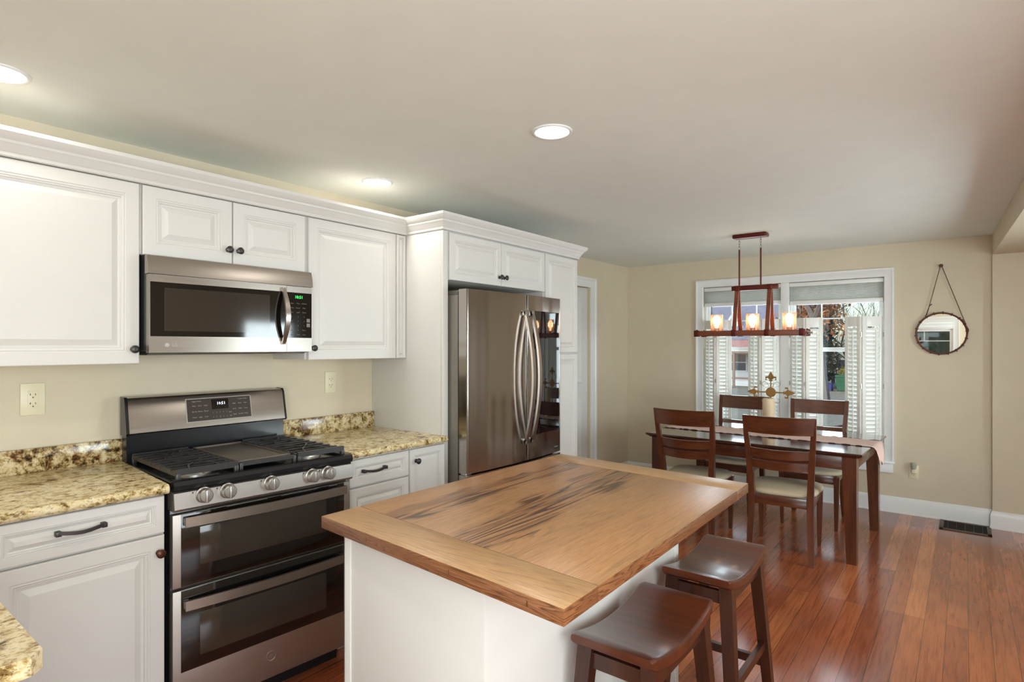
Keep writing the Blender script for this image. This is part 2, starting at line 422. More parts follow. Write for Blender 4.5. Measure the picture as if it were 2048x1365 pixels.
def casing(name, label, x0, x1, z0, z1, y, w, facing=-1, sill=True, axis='y'):
    """white picture-frame casing on a wall plane; (x0..z1) is the opening"""
    b = B(); prof = [(0, 0), (0, .010), (.006, .016), (w - .02, .020), (w - .012, .026), (w, .026), (w, 0)]
    def T(u, d, z): return (u, y + facing * d, z) if axis == 'y' else (y + facing * d, u, z)
    def rect(o): 
        zb = z0 - (0 if sill else 0)
        return [(x0 - o, zb), (x0 - o, z1 + o), (x1 + o, z1 + o), (x1 + o, zb)]
    rings = []
    for i in range(4):
        rings.append([T(rect(o)[i][0], d, rect(o)[i][1]) for o, d in prof])
    b.loft(rings)
    return struct(b.obj(name, M['trim']), label, 'window casing' if sill else 'door casing')
casing('trim_3', 'white casing around the double window', WX0, WX1, WZ0, WZ1, YB, .075)
b = B(); b.box(WX0 - .085, WX1 + .085, YB - .06, YB + .10, WZ0 - .02, WZ0, .004); b.box(WX0 - .07, WX1 + .07, YB - .022, YB, WZ0 - .105, WZ0 - .02, .004)
struct(b.obj('trim_4', M['trim']), 'white stool and apron under the double window', 'window sill')
b = B(); b.box(1.516, 1.588, YB - .012, YB + .12, WZ0, WZ1, .003)
struct(b.obj('trim_5', M['trim']), 'white mullion post between the two windows', 'window mullion')
# door on the left wall beyond the pantry cabinet
b = B(); w = .095; y0, y1, z1 = 4.30, 5.24, 2.06
rings = []; prof = [(0, 0), (0, .012), (.02, .016), (w - .03, .018), (w - .02, .026), (w, .026), (w, 0)]
for i in range(4):
    rr = []
    for o, d in prof:
        q = [(y0 - o, 0), (y0 - o, z1 + o), (y1 + o, z1 + o), (y1 + o, 0)][i]
        rr.append((XL2 + d, q[0], q[1]))
    rings.append(rr)
b.loft(rings); struct(b.obj('trim_6', M['trim']), 'white door casing on the left wall beyond the pantry cabinet', 'door casing')
dr = thing('door_1', (XL2 - .03, 4.77, 0), 'white panelled door in the left wall beyond the pantry cabinet', 'door', kind='structure')
b = B(); b.box(XL2 - .07, XL2 - .03, y0 + .004, y1 - .004, .006, z1 - .004, .003)
for (a, c, e, f) in ((4.42, 4.74, .2, .95), (4.80, 5.12, .2, .95), (4.42, 4.74, 1.08, 1.92), (4.80, 5.12, 1.08, 1.92)):
    b.front(XL2 - .03, a, c, e, f, [(0, .001), (.01, .008), (.02, .008), (.035, .002), (.05, .002)], 0.002)
b.obj('door_leaf', M['trim'], dr)
b = B(); b.lathe([(.02, 0), (.02, .006), (.009, .012), (.009, .03), (.024, .04), (.026, .052), (.012, .062)], (XL2 - .03, 4.38, .98), 'x', 16); b.obj('door_knob', M['chrome'], dr)

# baseboards
BBP = [(0, 0), (.018, 0), (.018, .012), (.014, .014), (.014, .10), (.011, .118), (.006, .132), (0, .14)]
def baseboard(name, path, label):
    b = B(); b.mould(path, BBP); return struct(b.obj(name, M['trim']), label, 'baseboard')
baseboard('baseboard_back', [(XL2, YB), (3.103, YB)], 'white baseboard along the foot of the window wall')
baseboard('baseboard_left', [(XL2, 5.34), (XL2, YB - .019)], 'white baseboard on the left wall between the door and the corner')
baseboard('baseboard_right', [(3.103, YB - .019), (3.103, YB - .05), (RX, YB - .05)], 'white baseboard on the shallow wall projection at right')

# -------- windows
def sash_window(name, x0, x1, z0, z1, y, label, axis='y', rail=None, munt=True, depth=.035):
    cy = y; w = .032
    t = thing(name, ((x0 + x1) / 2, y, z0) if axis == 'y' else (y, (x0 + x1) / 2, z0), label, 'window', kind='structure')
    zr = rail or (z0 + z1) / 2
    def bx(b, u0, u1, d0, d1, a, c, bev=.002):
        b.box(u0, u1, y + d0, y + d1, a, c, bev) if axis == 'y' else b.box(y + d0, y + d1, u0, u1, a, c, bev)
    b = B()
    bx(b, x0, x0 + .014, -.03, .05, z0, z1); bx(b, x1 - .014, x1, -.03, .05, z0, z1); bx(b, x0, x1, -.03, .05, z1 - .014, z1); bx(b, x0, x1, -.03, .05, z0, z0 + .014)
    b.obj('jamb', M['trim'], t)
    for nm, a, c, d in (('lower_sash', z0 + .014, zr + .02, -.02), ('upper_sash', zr - .02, z1 - .014, .014)):
        b = B(); u0, u1 = x0 + .014, x1 - .014
        bx(b, u0, u0 + w, d, d + .03, a, c); bx(b, u1 - w, u1, d, d + .03, a, c); bx(b, u0 + w, u1 - w, d, d + .03, a, a + (.05 if nm[0] == 'l' else w)); bx(b, u0 + w, u1 - w, d, d + .03, c - w, c)
        if munt and nm[0] == 'u':
            zm = 1.712 if z1 > 2 else c - w - (c - a) * .36
            bx(b, u0 + w, u1 - w, d + .01, d + .022, zm, zm + .012, 0); 
            for q in (1, 2): bx(b, u0 + (u1 - u0) * q / 3 - .005, u0 + (u1 - u0) * q / 3 + .005, d + .01, d + .022, zm + .012, c - w, 0)
        s = b.obj(nm, M['trim'], t)
        b = B(); bx(b, u0 + w - .004, u1 - w + .004, d + .013, d + .018, a + w, c - w, 0); b.obj('pane', M['pane'], s)
    return t
sash_window('window_1', WX0, 1.516, WZ0, WZ1, YB + .085, 'left sash of the double window with the white house outside', rail=1.425)
sash_window('window_2', 1.588, WX1, WZ0, WZ1, YB + .085, 'right sash of the double window with bare trees outside', rail=1.425)
sash_window('window_3', Q0, Q1, QZ0, QZ1, YR - .06, 'window in the wall behind the viewpoint')
sash_window('added_window_4', R0, R1, RZ0, RZ1, RX + .06, 'added wide fill light window in the right wall beside the viewpoint', axis='x', munt=False)  # unseen window, added as a source for fill light
sash_window('window_5', R2, R3, RZ2, RZ3, RX + .06, 'narrow window in the right wall near the dining end', axis='x', munt=False)
sash_window('added_window_6', Q2, Q3, QZ2, QZ3, YR - .06, 'added fill light window at the right of the wall behind the viewpoint', munt=False)  # second rear window, added out of view to let fill light in
casing('trim_10', 'white casing around the narrow window in the right wall', R2, R3, RZ2, RZ3, RX, .09, -1, axis='x')
casing('trim_11', 'white casing around the added right window of the wall behind the viewpoint', Q2, Q3, QZ2, QZ3, YR, .09, 1)
casing('trim_7', 'wide white casing around the window behind the viewpoint', Q0, Q1, QZ0, QZ1 + .13, YR, .10, 1)
b = B(); b.box(Q0, Q1, YR, YR + .015, QZ1, QZ1 + .13, .003); b.box(Q0, Q1, YR + .015, YR + .04, QZ1 + .03, QZ1 + .06, .003); b.box(Q0, Q1, YR + .015, YR + .03, QZ1 + .09, QZ1 + .11, .003)
struct(b.obj('trim_8', M['trim']), 'white stepped head trim over the window behind the viewpoint', 'window trim')
casing('trim_9', 'white casing around the added wide window in the right wall', R0, R1, RZ0, RZ1, RX, .09, -1, axis='x')

# -------- cellular shades
def shade(x0, x1, zb, label):
    t = thing('cellular_shade', ((x0 + x1) / 2, YB + .03, zb), label, 'window shade', 'cellular shades at the top of the double window')
    b = B(); b.box(x0, x1, YB + .012, YB + .055, WZ1 - .042, WZ1 - .004, .003); b.obj('head_rail', M['trim'], t)
    b = B(); n = 15; za, zc = zb + .038, WZ1 - .042; pts = []
    for i in range(n + 1):
        z = za + (zc - za) * i / n; pts.append((YB + .034 + (.0, .0)[0], z))
    prof = []
    for i in range(n):
        zi = za + (zc - za) * i / n; zj = za + (zc - za) * (i + 1) / n
        prof += [(YB + .030, zi), (YB + .012, (zi + zj) / 2)]
    prof += [(YB + .030, zc), (YB + .046, zc), (YB + .046, za)]
    b.prism(prof, 'x', x0 + .003, x1 - .003); b.obj('pleated_fabric', M['shade'], t, smooth=20)
    b = B(); b.box(x0 + .002, x1 - .002, YB + .012, YB + .052, zb, zb + .038, .004); b.obj('bottom_rail', M['trim'], t)
shade(WX0 + .004, 1.514, 1.868, 'raised pale grey cellular shade in the left window')
shade(1.590, WX1 - .004, 1.852, 'raised pale grey cellular shade in the right window')

# -------- plantation shutters (bifold pairs)
def panel(t, p0, p1, z0, z1, rod):
    """one louvred panel between plan points p0,p1"""
    d = Vector((p1[0] - p0[0], p1[1] - p0[1])); L = d.length; ang = math.atan2(d.y, d.x)
    Mx = Matrix.Translation((p0[0], p0[1], 0)) @ Matrix.Rotation(ang, 4, 'Z')
    b = B(); st = .034; th = .022
    zt = z1 - .09; zm = (z0 + z1) / 2 - .03
    b.box(0, st, -th / 2, th / 2, z0, z1, .003, M=Mx); b.box(L - st, L, -th / 2, th / 2, z0, z1, .003, M=Mx)
    b.box(st, L - st, -th / 2, th / 2, z0, z0 + .08, .002, M=Mx); b.box(st, L - st, -th / 2, th / 2, zt, z1, .002, M=Mx)
    o = b.obj('shutter_panel', M['shutter'], t)
    b = B(); z = z0 + .08 + .020; 
    while z < zt - .016:
        a = math.radians(-54); c, s_ = math.cos(a) * .025, math.sin(a) * .025
        pr_ = [(-c, -s_ - .0), (-c * .5, -s_ * .5 + .0035), (c * .5, s_ * .5 + .0035), (c, s_), (c * .5, s_ * .5 - .0025), (-c * .5, -s_ * .5 - .0025)]
        b.prism([(q[0], z + q[1]) for q in pr_], 'x', st - .002, L - st + .002, M=Mx)
        z += .037
    b.obj('louvers', M['shutter'], o)
    b = B(); b.box(L / 2 + .012, L / 2 + .020, -.032, -.022, z0 + .1, zt - .03, .002, M=Mx); b.obj('tilt_rod', M['shutter'], o)
def bifold(xj, sgn, label):
    """hinged at jamb xj, opening towards sgn"""
    z0, z1 = .462, 1.722; y0 = YB + .02
    t = thing('bifold_shutter', (xj, y0, z0), label, 'shutter', 'folded plantation shutters in the double window')
    g = .006; L = .185
    a1, a2 = math.radians(-38), math.radians(30)
    p0 = (xj + sgn * .012, y0); p1 = (p0[0] + sgn * L * math.cos(a1), p0[1] + L * math.sin(a1))
    q0 = (p1[0] + sgn * g, p1[1]); q1 = (q0[0] + sgn * L * math.cos(a2) * .82, q0[1] + L * math.sin(a2) * .82)
    if sgn > 0: panel(t, p0, p1, z0, z1, 1); panel(t, q0, q1, z0, z1, 1)
    else: panel(t, p1, p0, z0, z1, 1); panel(t, q1, q0, z0, z1, 1)
    for z in (.62, 1.1, 1.56):
        for hx_, hy_ in ((p0[0] - sgn * .008, y0 - .012), (p1[0] + sgn * .003, p1[1] - .012)):
            b = B(); b.tube([(hx_, hy_, z - .02), (hx_, hy_, z + .02)], .004, 6); b.obj('hinge', M['chrome'], t)
bifold(WX0, 1, 'half folded white louvred shutter at the left jamb of the left window')
bifold(1.516, -1, 'half folded white louvred shutter left of the mullion between the windows')
bifold(1.588, 1, 'half folded white louvred shutter right of the mullion between the windows')
bifold(WX1, -1, 'half folded white louvred shutter at the right jamb of the right window')

# -------- recessed ceiling lights
def downlight(x, y, label):
    t = thing('recessed_light', (x, y, H), label, 'ceiling light', 'round recessed ceiling lights')
    b = B(); b.lathe([(.084, 0), (.084, -.004), (.078, -.007), (.072, -.006), (.069, -.0005), (.069, -.0002)], (x, y, H), 'z', 40); b.obj('trim_ring', M['trim'], t)
    b = B(); b.lathe([(.069, -.001), (.066, -.003), (.001, -.0032)], (x, y, H), 'z', 40); b.obj('lens', M['lens'], t)
    l = light('lamp_light', 'AREA', (0, 0, -.012), (0, 0, 0), LAMP_W, (1.0, .95, .88), shape='DISK', size=.13); l.parent = t
for x, y, lab in ((.44, .47, 'round recessed ceiling light at the far left edge of the ceiling'), (.40, 2.055, 'round recessed ceiling light just in front of the cabinet crown'),
                  (1.57, 2.02, 'round recessed ceiling light above the island'), (1.57, .45, 'recessed ceiling light above the near end of the island'),
                  (.44, -.9, 'recessed ceiling light behind the viewpoint on the cabinet side'), (2.3, -.9, 'recessed ceiling light behind the viewpoint, middle of the room'),
                  (4.1, .6, 'recessed ceiling light beyond the boxed header, near end'), (4.1, 4.2, 'recessed ceiling light beyond the boxed header, far end')):
    downlight(x, y, lab)

# ================================================================== KITCHEN
RP = [(0, .014), (.0015, .018), (.004, .0195), (.048, .0195), (.049, .0175), (.053, .0165), (.056, .018), (.059, .0155), (.064, .0145), (.066, .0095), (.072, .0085), (.074, .0075), (.096, .0165), (.098, .0165)]
def rp(scale): return [(i * scale if i > .004 else i, o) for i, o in RP]
def knob_at(parent, x, y, z, mat='knob'):
    b = B(); b.lathe([(.010, 0), (.010, .003), (.0055, .006), (.0055, .014), (.011, .018), (.0155, .022), (.0155, .026), (.010, .030), (.003, .031)], (x, y, z), 'x', 20)
    o = b.obj('knob', M[mat], parent)
    if mat != 'knob': tag(o, 'bronze brown knob')
    return o
def door_front(parent, name, face, y0, y1, z0, z1, sc=1.0):
    b = B(); b.front(face, y0 + .0015, y1 - .0015, z0 + .0015, z1 - .0015, rp(sc)); return b.obj(name, M['cab'], parent, smooth=20)
def pull(parent, x, y, z, w=.125):
    b = B(); h = w / 2
    for s_ in (-1, 1): b.box(x, x + .024, y + s_ * h - .008, y + s_ * h + .008, z - .008, z + .008, .002)
    b.bar([(x + .020, y - h, z + .003), (x + .023, y - h * .7, z - .001), (x + .026, y - h * .3, z - .005), (x + .027, y, z - .006), (x + .026, y + h * .3, z - .005), (x + .023, y + h * .7, z - .001), (x + .020, y + h, z + .003)], .007, .011)
    return b.obj('pull_handle', M['knob'], parent)
XU = .30   # upper carcase front; door face = XU+.0195
# upper cabinets
def upper(y0, y1, z0, label, doors, knobs, zd0=None):
    t = thing('wall_cabinet', (.003, (y0 + y1) / 2, z0), label, 'wall cabinet', 'white wall cabinets along the kitchen wall')
    b = B(); b.box(.003, XU, y0, y1, z0, 2.15, .001); b.obj('cabinet_body', M['cab'], t)
    for i, (a, c) in enumerate(doors):
        d = door_front(t, 'door', XU, a, c, (zd0 or z0) - .004, 2.112, 1.0 if c - a > .3 else (.78 if c - a > .2 else .3))
        if i < len(knobs) and knobs[i]: knob_at(d, XU + .0195, *knobs[i])
    return t
upper(.20, .928, 1.39, 'big white wall cabinet left of the microwave, with one wide raised panel door', [(.205, .926)], [(.900, 1.446)])
upper(.930, 1.672, 1.83, 'short white wall cabinet with two doors above the microwave', [(.934, 1.3005), (1.3015, 1.668)], [(1.277, 1.890), (1.325, 1.890)])
t = upper(1.674, 2.336, 1.39, 'white wall cabinet right of the microwave, with one tall door', [(1.684, 2.258), (2.262, 2.334)], [(1.706, 1.448)])
# crown moulding over the wall cabinets
CR = [(-.02, 2.113), (.004, 2.113), (.008, 2.117), (.008, 2.128), (.014, 2.134), (.022, 2.150), (.030, 2.158), (.032, 2.166), (.040, 2.172), (.050, 2.184), (.054, 2.190), (.054, 2.204), (-.02, 2.204)]

b = B(); b.mould([(XU + .02, -.3), (XU + .02, 2.336)], CR)
tag(b.obj('crown_moulding', M['cab'], smooth=25), 'long white stepped crown moulding on top of the wall cabinets', 'crown moulding')
XF = .60   # tall cabinet carcase front
b = B(); b.mould([(XU + .03, 2.338), (XF + .02, 2.338), (XF + .02, 3.781), (.02, 3.781)], [(max(o, .0005), z) for o, z in CR[1:-1]] + [(.0005, 2.204)])
tag(b.obj('crown_moulding', M['cab'], smooth=25), 'white crown moulding wrapping the taller refrigerator and pantry cabinets', 'crown moulding')
# refrigerator surround
t = thing('tall_side_panel', (.003, 2.357, 0), 'tall white side panel between the counter and the refrigerator', 'cabinet panel')
b = B(); b.box(.003, XF, 2.338, 2.374, 0, 2.15, .0015); b.obj('panel', M['cab'], t)
b = B(); b.box(XF, XF + .019, 2.338, 2.379, 0, 2.112, .002); b.obj('face_stile', M['cab'], t)
t = thing('wall_cabinet', (.003, 2.86, 1.835), 'two-door white cabinet above the refrigerator', 'wall cabinet', 'white cabinets over and beside the refrigerator')
b = B(); b.box(.003, XF, 2.376, 3.344, 1.838, 2.15, .001); b.obj('cabinet_body', M['cab'], t)
d = door_front(t, 'door', XF, 2.392, 2.862, 1.834, 2.108, .8); knob_at(d, XF + .0195, 2.838, 1.890)
d = door_front(t, 'door', XF, 2.864, 3.342, 1.834, 2.108, .8); knob_at(d, XF + .0195, 2.888, 1.890)
t = thing('pantry_cabinet', (.003, 3.57, 0), 'tall narrow white pantry cabinet right of the refrigerator', 'pantry cabinet')
b = B(); b.box(.003, XF, 3.346, 3.78, .10, 2.15, .001); b.box(.003, XF - .05, 3.346, 3.78, 0, .10); b.obj('cabinet_body', M['cab'], t)
d = door_front(t, 'door', XF, 3.352, 3.776, 1.408, 2.108, .8)
d = door_front(t, 'door', XF, 3.352, 3.776, .12, 1.402, .8)

# -------- base cabinets and counters
XB = .62
def base(y0, y1, label, x0=.003):
    t = thing('base_cabinet', (x0, (y0 + y1) / 2, 0), label, 'base cabinet', 'white base cabinets under the granite')
    b = B(); b.box(x0, XB, y0, y1, .10, .923, .001); b.box(x0, XB - .07, y0, y1, 0, .10); b.obj('cabinet_body', M['cab'], t); return t
t = base(.30, .896, 'white base cabinet left of the range, one wide drawer over one door')
d = door_front(t, 'drawer', XB, .408, .894, .781, .918, .62); pull(d, XB + .0195, .637, .860)
d = door_front(t, 'door', XB, .408, .894, .115, .777, 1.0); knob_at(d, XB + .0195, .872, .715, 'knob_brown')
t = base(1.692, 2.336, 'white base cabinet right of the range with stacked drawers and a narrow door')
d = door_front(t, 'drawer', XB, 1.694, 2.070, .783, .916, .62); pull(d, XB + .0195, 1.835, .856, .13)
d = door_front(t, 'drawer', XB, 1.694, 2.070, .46, .779, .75); pull(d, XB + .0195, 1.88, .64, .13)
d = door_front(t, 'drawer', XB, 1.694, 2.070, .115, .456, .75); pull(d, XB + .0195, 1.88, .30, .13)
d = door_front(t, 'door', XB, 2.074, 2.334, .115, .916, .66); knob_at(d, XB + .0195, 2.115, .852)
def edge_poly(x0, x1, z0, z1, r=.016):
    pts = [(x0, z0), (x1 - r * .6, z0)]
    for a in range(-60, 91, 25): pts.append((x1 - r + r * math.cos(math.radians(a)), (z0 + z1) / 2 + ((z1 - z0) / 2) * math.sin(math.radians(a))))
    pts += [(x0, z1)]; return pts
CT0, CT1 = .925, .957
t = thing('granite_counter', (.35, .1, CT0), 'L-shaped speckled granite counter left of the range', 'countertop')
b = B()
for v in b.prism(edge_poly(.003, .663, CT0, CT1), 'y', .285, .900):
    if v.co.y > .5: v.co.y = .960 - .060 * v.co.x / .663
b.prism([(.003, -.36), (1.72, -.36), (1.74, -.34), (1.74, .265), (1.72, .284), (.003, .284)], 'z', CT0, CT1)
b.obj('slab', M['granite_t'], t)
b = B(); b.box(.002, .024, -.35, .962, CT1, 1.053, .003); b.obj('backsplash', M['granite'], t)
t = thing('granite_counter', (.35, 2.0, CT0), 'short speckled granite counter between the range and the refrigerator panel', 'countertop')
b = B(); b.prism(edge_poly(.003, .663, CT0, CT1), 'y', 1.692, 2.337); b.obj('slab', M['granite_t'], t)
b = B(); b.box(.002, .024, 1.70, 2.337, CT1, 1.053, .003); b.obj('backsplash', M['granite'], t)
t = thing('peninsula_cabinet', (.9, -.04, 0), 'white peninsula base under the near left counter corner', 'base cabinet')
b = B(); b.box(.003, 1.70, -.33, .25, .10, .923, .001); b.box(.003, 1.66, -.33, .19, 0, .10); b.obj('cabinet_body', M['cab'], t)

# -------- outlets
def outlet(x, y, z, w, h, label, face='x'):
    t = thing('wall_outlet', (x, y, z), label, 'electrical outlet', 'wall outlets')
    def bx(b, u0, u1, d0, d1, a, c, bev=0):
        if face == 'x': b.box(x + d0, x + d1, y + u0, y + u1, z + a, z + c, bev)
        else: b.box(x + u0, x + u1, y - d1, y - d0, z + a, z + c, bev)
    b = B(); bx(b, -w / 2, w / 2, .0005, .006, -h / 2, h / 2, .0025); b.obj('cover_plate', M['plate'], t)
    b = B(); bx(b, -w * .21, w * .21, .005, .0075, -h * .27, h * .27, .001); r = b.obj('receptacle', M['plate'], t)
    b = B()
    for dz in (-h * .15, h * .13):
        bx(b, -.010, -.0075, .0072, .0082, dz - .001, dz + .007); bx(b, .007, .009, .0072, .0082, dz - .001, dz + .006); bx(b, -.002, .002, .0072, .0082, dz - .011, dz - .007)
    b.obj('slots', M['slot'], r)
    return t
outlet(0, .656, 1.247, .079, .127, 'ivory wall outlet above the counter left of the range')
outlet(0, 2.033, 1.247, .076, .124, 'ivory wall outlet above the counter right of the range')
outlet(2.583, YB, .372, .070, .115, 'ivory wall outlet low on the window wall below the round mirror', 'y')
t = thing('night_light', (2.583, YB - .008, .40), 'small clear plug-in night light in the low outlet on the window wall', 'night light')
b = B(); b.box(2.566, 2.600, YB - .035, YB - .0085, .365, .41, .006); b.obj('plug_body', M['plate'], t)
b = B(); b.lathe([(.015, .40), (.021, .42), (.021, .448), (.016, .455)], (2.583, YB - .030, 0), 'z', 16); b.obj('lens_cover', plain('smoky plastic', (168, 166, 150), .2), t)

# -------- gas range
def RT(v):
    x, y, z = v; return Vector((x * (1 + .11 * (y - .947)) , y - .035 * (x - .1) / .55, z))
class BR(B):
    def __init__(s): super().__init__(); s.T = RT
t = thing('gas_range', (.35, 1.3, 0), 'stainless steel double oven gas range with black cooktop', 'range')
RY0, RY1 = .948, 1.686
b = BR(); b.box(.03, .62, RY0 + .002, RY1 - .002, .075, .93, .002); b.box(.04, .56, RY0 + .01, RY1 - .01, 0, .075); b.obj('oven_body', M['enamel'], t)
b = BR(); b.prism([(.028, .95), (.088, .95), (.088, 1.082), (.028, 1.082)], 'y', RY0 + .006, RY1 - .006)
b.obj('back_riser', M['enamel'], t)
g = BR(); pr_ = [(.026, 1.078), (.108, 1.076), (.114, 1.082), (.112, 1.092), (.086, 1.222), (.078, 1.232), (.066, 1.235), (.026, 1.235)]
g.prism(pr_, 'y', RY0 + .012, RY1 - .012); bk = g.obj('backguard', M['steel_lt'], t)
g = BR()
for ya, yb_ in ((RY0, RY0 + .012), (RY1 - .012, RY1)): g.prism([(.026, 1.07), (.106, 1.073), (.113, 1.082), (.084, 1.222), (.074, 1.236), (.026, 1.238)], 'y', ya, yb_)
g.obj('end_caps', M['enamel'], bk)
TILT = -math.atan2(.026, .13)
def bg(y, s_):   # point on sloped face: s_ = 0 bottom .. 1 top
    return (.112 - .026 * s_, 1.092 + .13 * s_)
def bgbox(b, ya, yb_, s0, s1, o0, o1):
    n_ = Vector((.13, .026)).normalized(); P = []
    for s_, o in ((s0, o0), (s0, o1), (s1, o1), (s1, o0)):
        x, z = bg(0, s_); P.append((x + n_.x * o, z + n_.y * o))
    b.prism(P, 'y', ya, yb_)
b = BR(); bgbox(b, 1.192, 1.500, .10, .93, -.002, .0008); b.obj('display_bezel', M['print'], bk)
b = BR(); bgbox(b, 1.196, 1.496, .125, .905, 0, .0016); dp = b.obj('control_display', plain('keypad brown', (62, 54, 47), .25), bk)
b = BR(); bgbox(b, 1.307, 1.387, .50, .86, 0, .0020); b.obj('clock_window', M['black_glass'], dp)
def bgM(y, s_, o=.0022):
    x, z = bg(0, s_); n_ = Vector((.13, .026)).normalized(); return at_x(x + n_.x * o, y, z + n_.y * o, TILT)
def RTpt(Mx):
    return Mx
b = BR(); text_geo(b, '10:51', .019, bgM(1.352, .70, .0026)); b.obj('clock_digits', M['digit_w'], dp, smooth=0)
b = BR()
rows = [(1.228, ['Bake', 'Air Fry', 'Probe']), (1.254, ['Broil', 'Warm', 'Light']), (1.280, ['Clean', 'Timed', 'Lock']),
        (1.415, ['Bake', 'Broil', 'Timer']), (1.443, ['Broil', 'Multi', 'On/Off']), (1.470, ['Pizza', 'Conv', 'Clock'])]
for y, ws in rows:
    for k_, w_ in enumerate(ws): text_geo(b, w_, .0078, bgM(y, .66 - .2 * k_, .0026), .0002)
for k_ in range(5):
    text_geo(b, str(k_ + 1), .008, bgM(1.312 + k_ * .016, .38, .0026), .0002); text_geo(b, str((k_ + 6) % 10), .008, bgM(1.312 + k_ * .016, .22, .0026), .0002)
text_geo(b, 'Start', .0078, bgM(1.393, .36, .0026), .0002); text_geo(b, 'Off', .0078, bgM(1.393, .22, .0026), .0002)
text_geo(b, 'Upper Oven', .008, bgM(1.240, .82, .0026), .0002); text_geo(b, 'Lower Oven', .008, bgM(1.458, .82, .0026), .0002)
b.obj('key_labels', M['print'], dp, smooth=0)
# cooktop
b = BR(); b.box(.085, .655, RY0 + .004, RY1 - .004, .928, .948, .003)
b.prism([(.615, .925), (.655, .925), (.668, .932), (.672, .948), (.666, .962), (.652, .966), (.640, .962), (.634, .948), (.615, .948)], 'y', RY0, RY1)
b.box(.085, .64, RY0, RY0 + .018, .945, .960, .004); b.box(.085, .64, RY1 - .018, RY1, .945, .960, .004)
ck = b.obj('cooktop', M['enamel'], t)
for (x, y, r) in ((.50, 1.075, .052), (.25, 1.075, .038), (.37, 1.317, .045), (.50, 1.56, .050), (.25, 1.56, .038)):
    b = BR(); b.lathe([(r + .012, .948), (r + .010, .956), (r, .962), (r - .004, .966), (r - .02, .966)], (x, y, 0), 'z', 28); bb = b.obj('burner', M['alu'], ck)
    b = BR(); b.lathe([(r - .006, .965), (r - .006, .972), (r - .012, .976), (.002, .977)], (x, y, 0), 'z', 28); b.obj('burner_cap', M['iron'], bb)
def grate(y0, y1, x0=.125, x1=.630):
    b = BR(); zt = .990; w = .009
    def rod(p, q, w_=w, h=.012): b.bar([(p[0], p[1], zt), (q[0], q[1], zt)], w_, h)
    rod((x0, y0), (x0, y1), .012, .016); rod((x1, y0), (x1, y1), .014, .022)
    for y in (y0 + .005, y1 - .005): b.bar([(x0, y, zt - .006), (x1, y, zt - .006)], .012, .018)
    n = 9
    for i in range(1, n):
        x = x0 + (x1 - x0) * i / n
        b.bar([(x, y0 - .002, zt), (x, y1 + .002, zt)], .0095, .013)
    for cx in (.25, .50):
        ym = (y0 + y1) / 2
        for a in (38, 142, 218, 322):
            c, s_ = math.cos(math.radians(a)), math.sin(math.radians(a))
            b.bar([(cx + c * .015, ym + s_ * .015, zt + .006), (cx + c * .07, ym + s_ * .07, zt + .006), (cx + c * .125, ym + s_ * .09, zt + .002)], .0065, .007)
    for x in (x0, x1):
        for y in (y0 + .006, y1 - .006): b.box(x - .008, x + .008, y - .008, y + .008, .948, zt - .004, .002)
    return b.obj('burner_grate', M['iron'], t)
grate(.968, 1.190); grate(1.442, 1.664)
b = BR(); b.box(.14, .60, 1.204, 1.430, .978, .988, .003)
for a in ((.14, .152, 1.204, 1.430), (.588, .60, 1.204, 1.430), (.14, .60, 1.204, 1.212), (.14, .60, 1.422, 1.430)): b.box(*a, .984, .996, .003)
b.obj('griddle', M['griddle'], t)
b = BR(); b.bar([(.625, 1.200, .985), (.625, 1.434, .985)], .012, .014); b.box(.618, .634, 1.198, 1.212, .948, .992, .003); b.box(.618, .634, 1.422, 1.436, .948, .992, .003); b.obj('griddle_frame', M['iron'], t)
# control panel and knobs
b = BR(); b.prism([(.60, .926), (.655, .926), (.664, .920), (.672, .862), (.666, .853), (.60, .853)], 'y', RY0 + .001, RY1 - .001); cp = b.obj('control_panel', M['steel_oven'], t)
for y in (1.050, 1.136, 1.306, 1.487, 1.562):
    z = .900; x = .667
    b = BR(); b.lathe([(.030, 0), (.030, .003), (.026, .006), (.025, .026), (.021, .030), (.002, .031)], (x, y, z), 'x', 32)
    b.box(x + .024, x + .038, y - .006, y + .006, z - .024, z + .024, .004); kn = b.obj('control_knob', M['alu'], cp)
    b = BR(); b.box(x + .037, x + .0388, y - .001, y + .001, z + .008, z + .021); b.obj('pointer', M['slot'], kn)
b = BR()
for y in (1.050, 1.136, 1.306, 1.487, 1.562):
    b.box(.664, .6672, y - .040, y - .036, .912, .917); b.box(.664, .6672, y - .003, y + .003, .9285, .9290)
b.obj('panel_marks', M['slot'], cp, smooth=0)
def oven_door(z0, z1, steel_to, wz, hz, label=None):
    b = BR(); b.box(.60, .648, RY0 + .002, RY1 - .002, z0, z1, .004)
    d = b.obj('oven_door', M['steel_oven'], t)
    b = BR(); b.box(.646, .6495, RY0 + .030, RY1 - .030, steel_to, z1 - .002, .001); gp = b.obj('glass_panel', M['black_glass'], d)
    b = BR(); b.box(.649, .6502, RY0 + .095, RY1 - .12, wz[0], wz[1], .0004); b.obj('viewing_window', M['glass_win'], d)
    b = BR(); pts = []
    for i in range(13):
        u = i / 12; y = RY0 + .036 + (RY1 - RY0 - .072) * u; pts.append((.676 + .020 * math.sin(PI * u), y, hz))
    b.bar(pts, .012, .036)
    for y in (RY0 + .045, RY1 - .045): b.box(.648, .680, y - .010, y + .010, hz - .014, hz + .014, .002)
    b.obj('door_handle', M['steel_lt'], d)
    return d
d1 = oven_door(.566, .838, .569, (.635, .778), .812)
b = BR()
for ya, yb_ in ((1.03, 1.07), (1.14, 1.30), (1.36, 1.52), (1.58, 1.62)): b.box(.644, .651, ya, yb_, .8335, .8365)
b.obj('vent_slots', M['alu'], d1)
d2 = oven_door(.092, .556, .252, (.295, .455), .505)
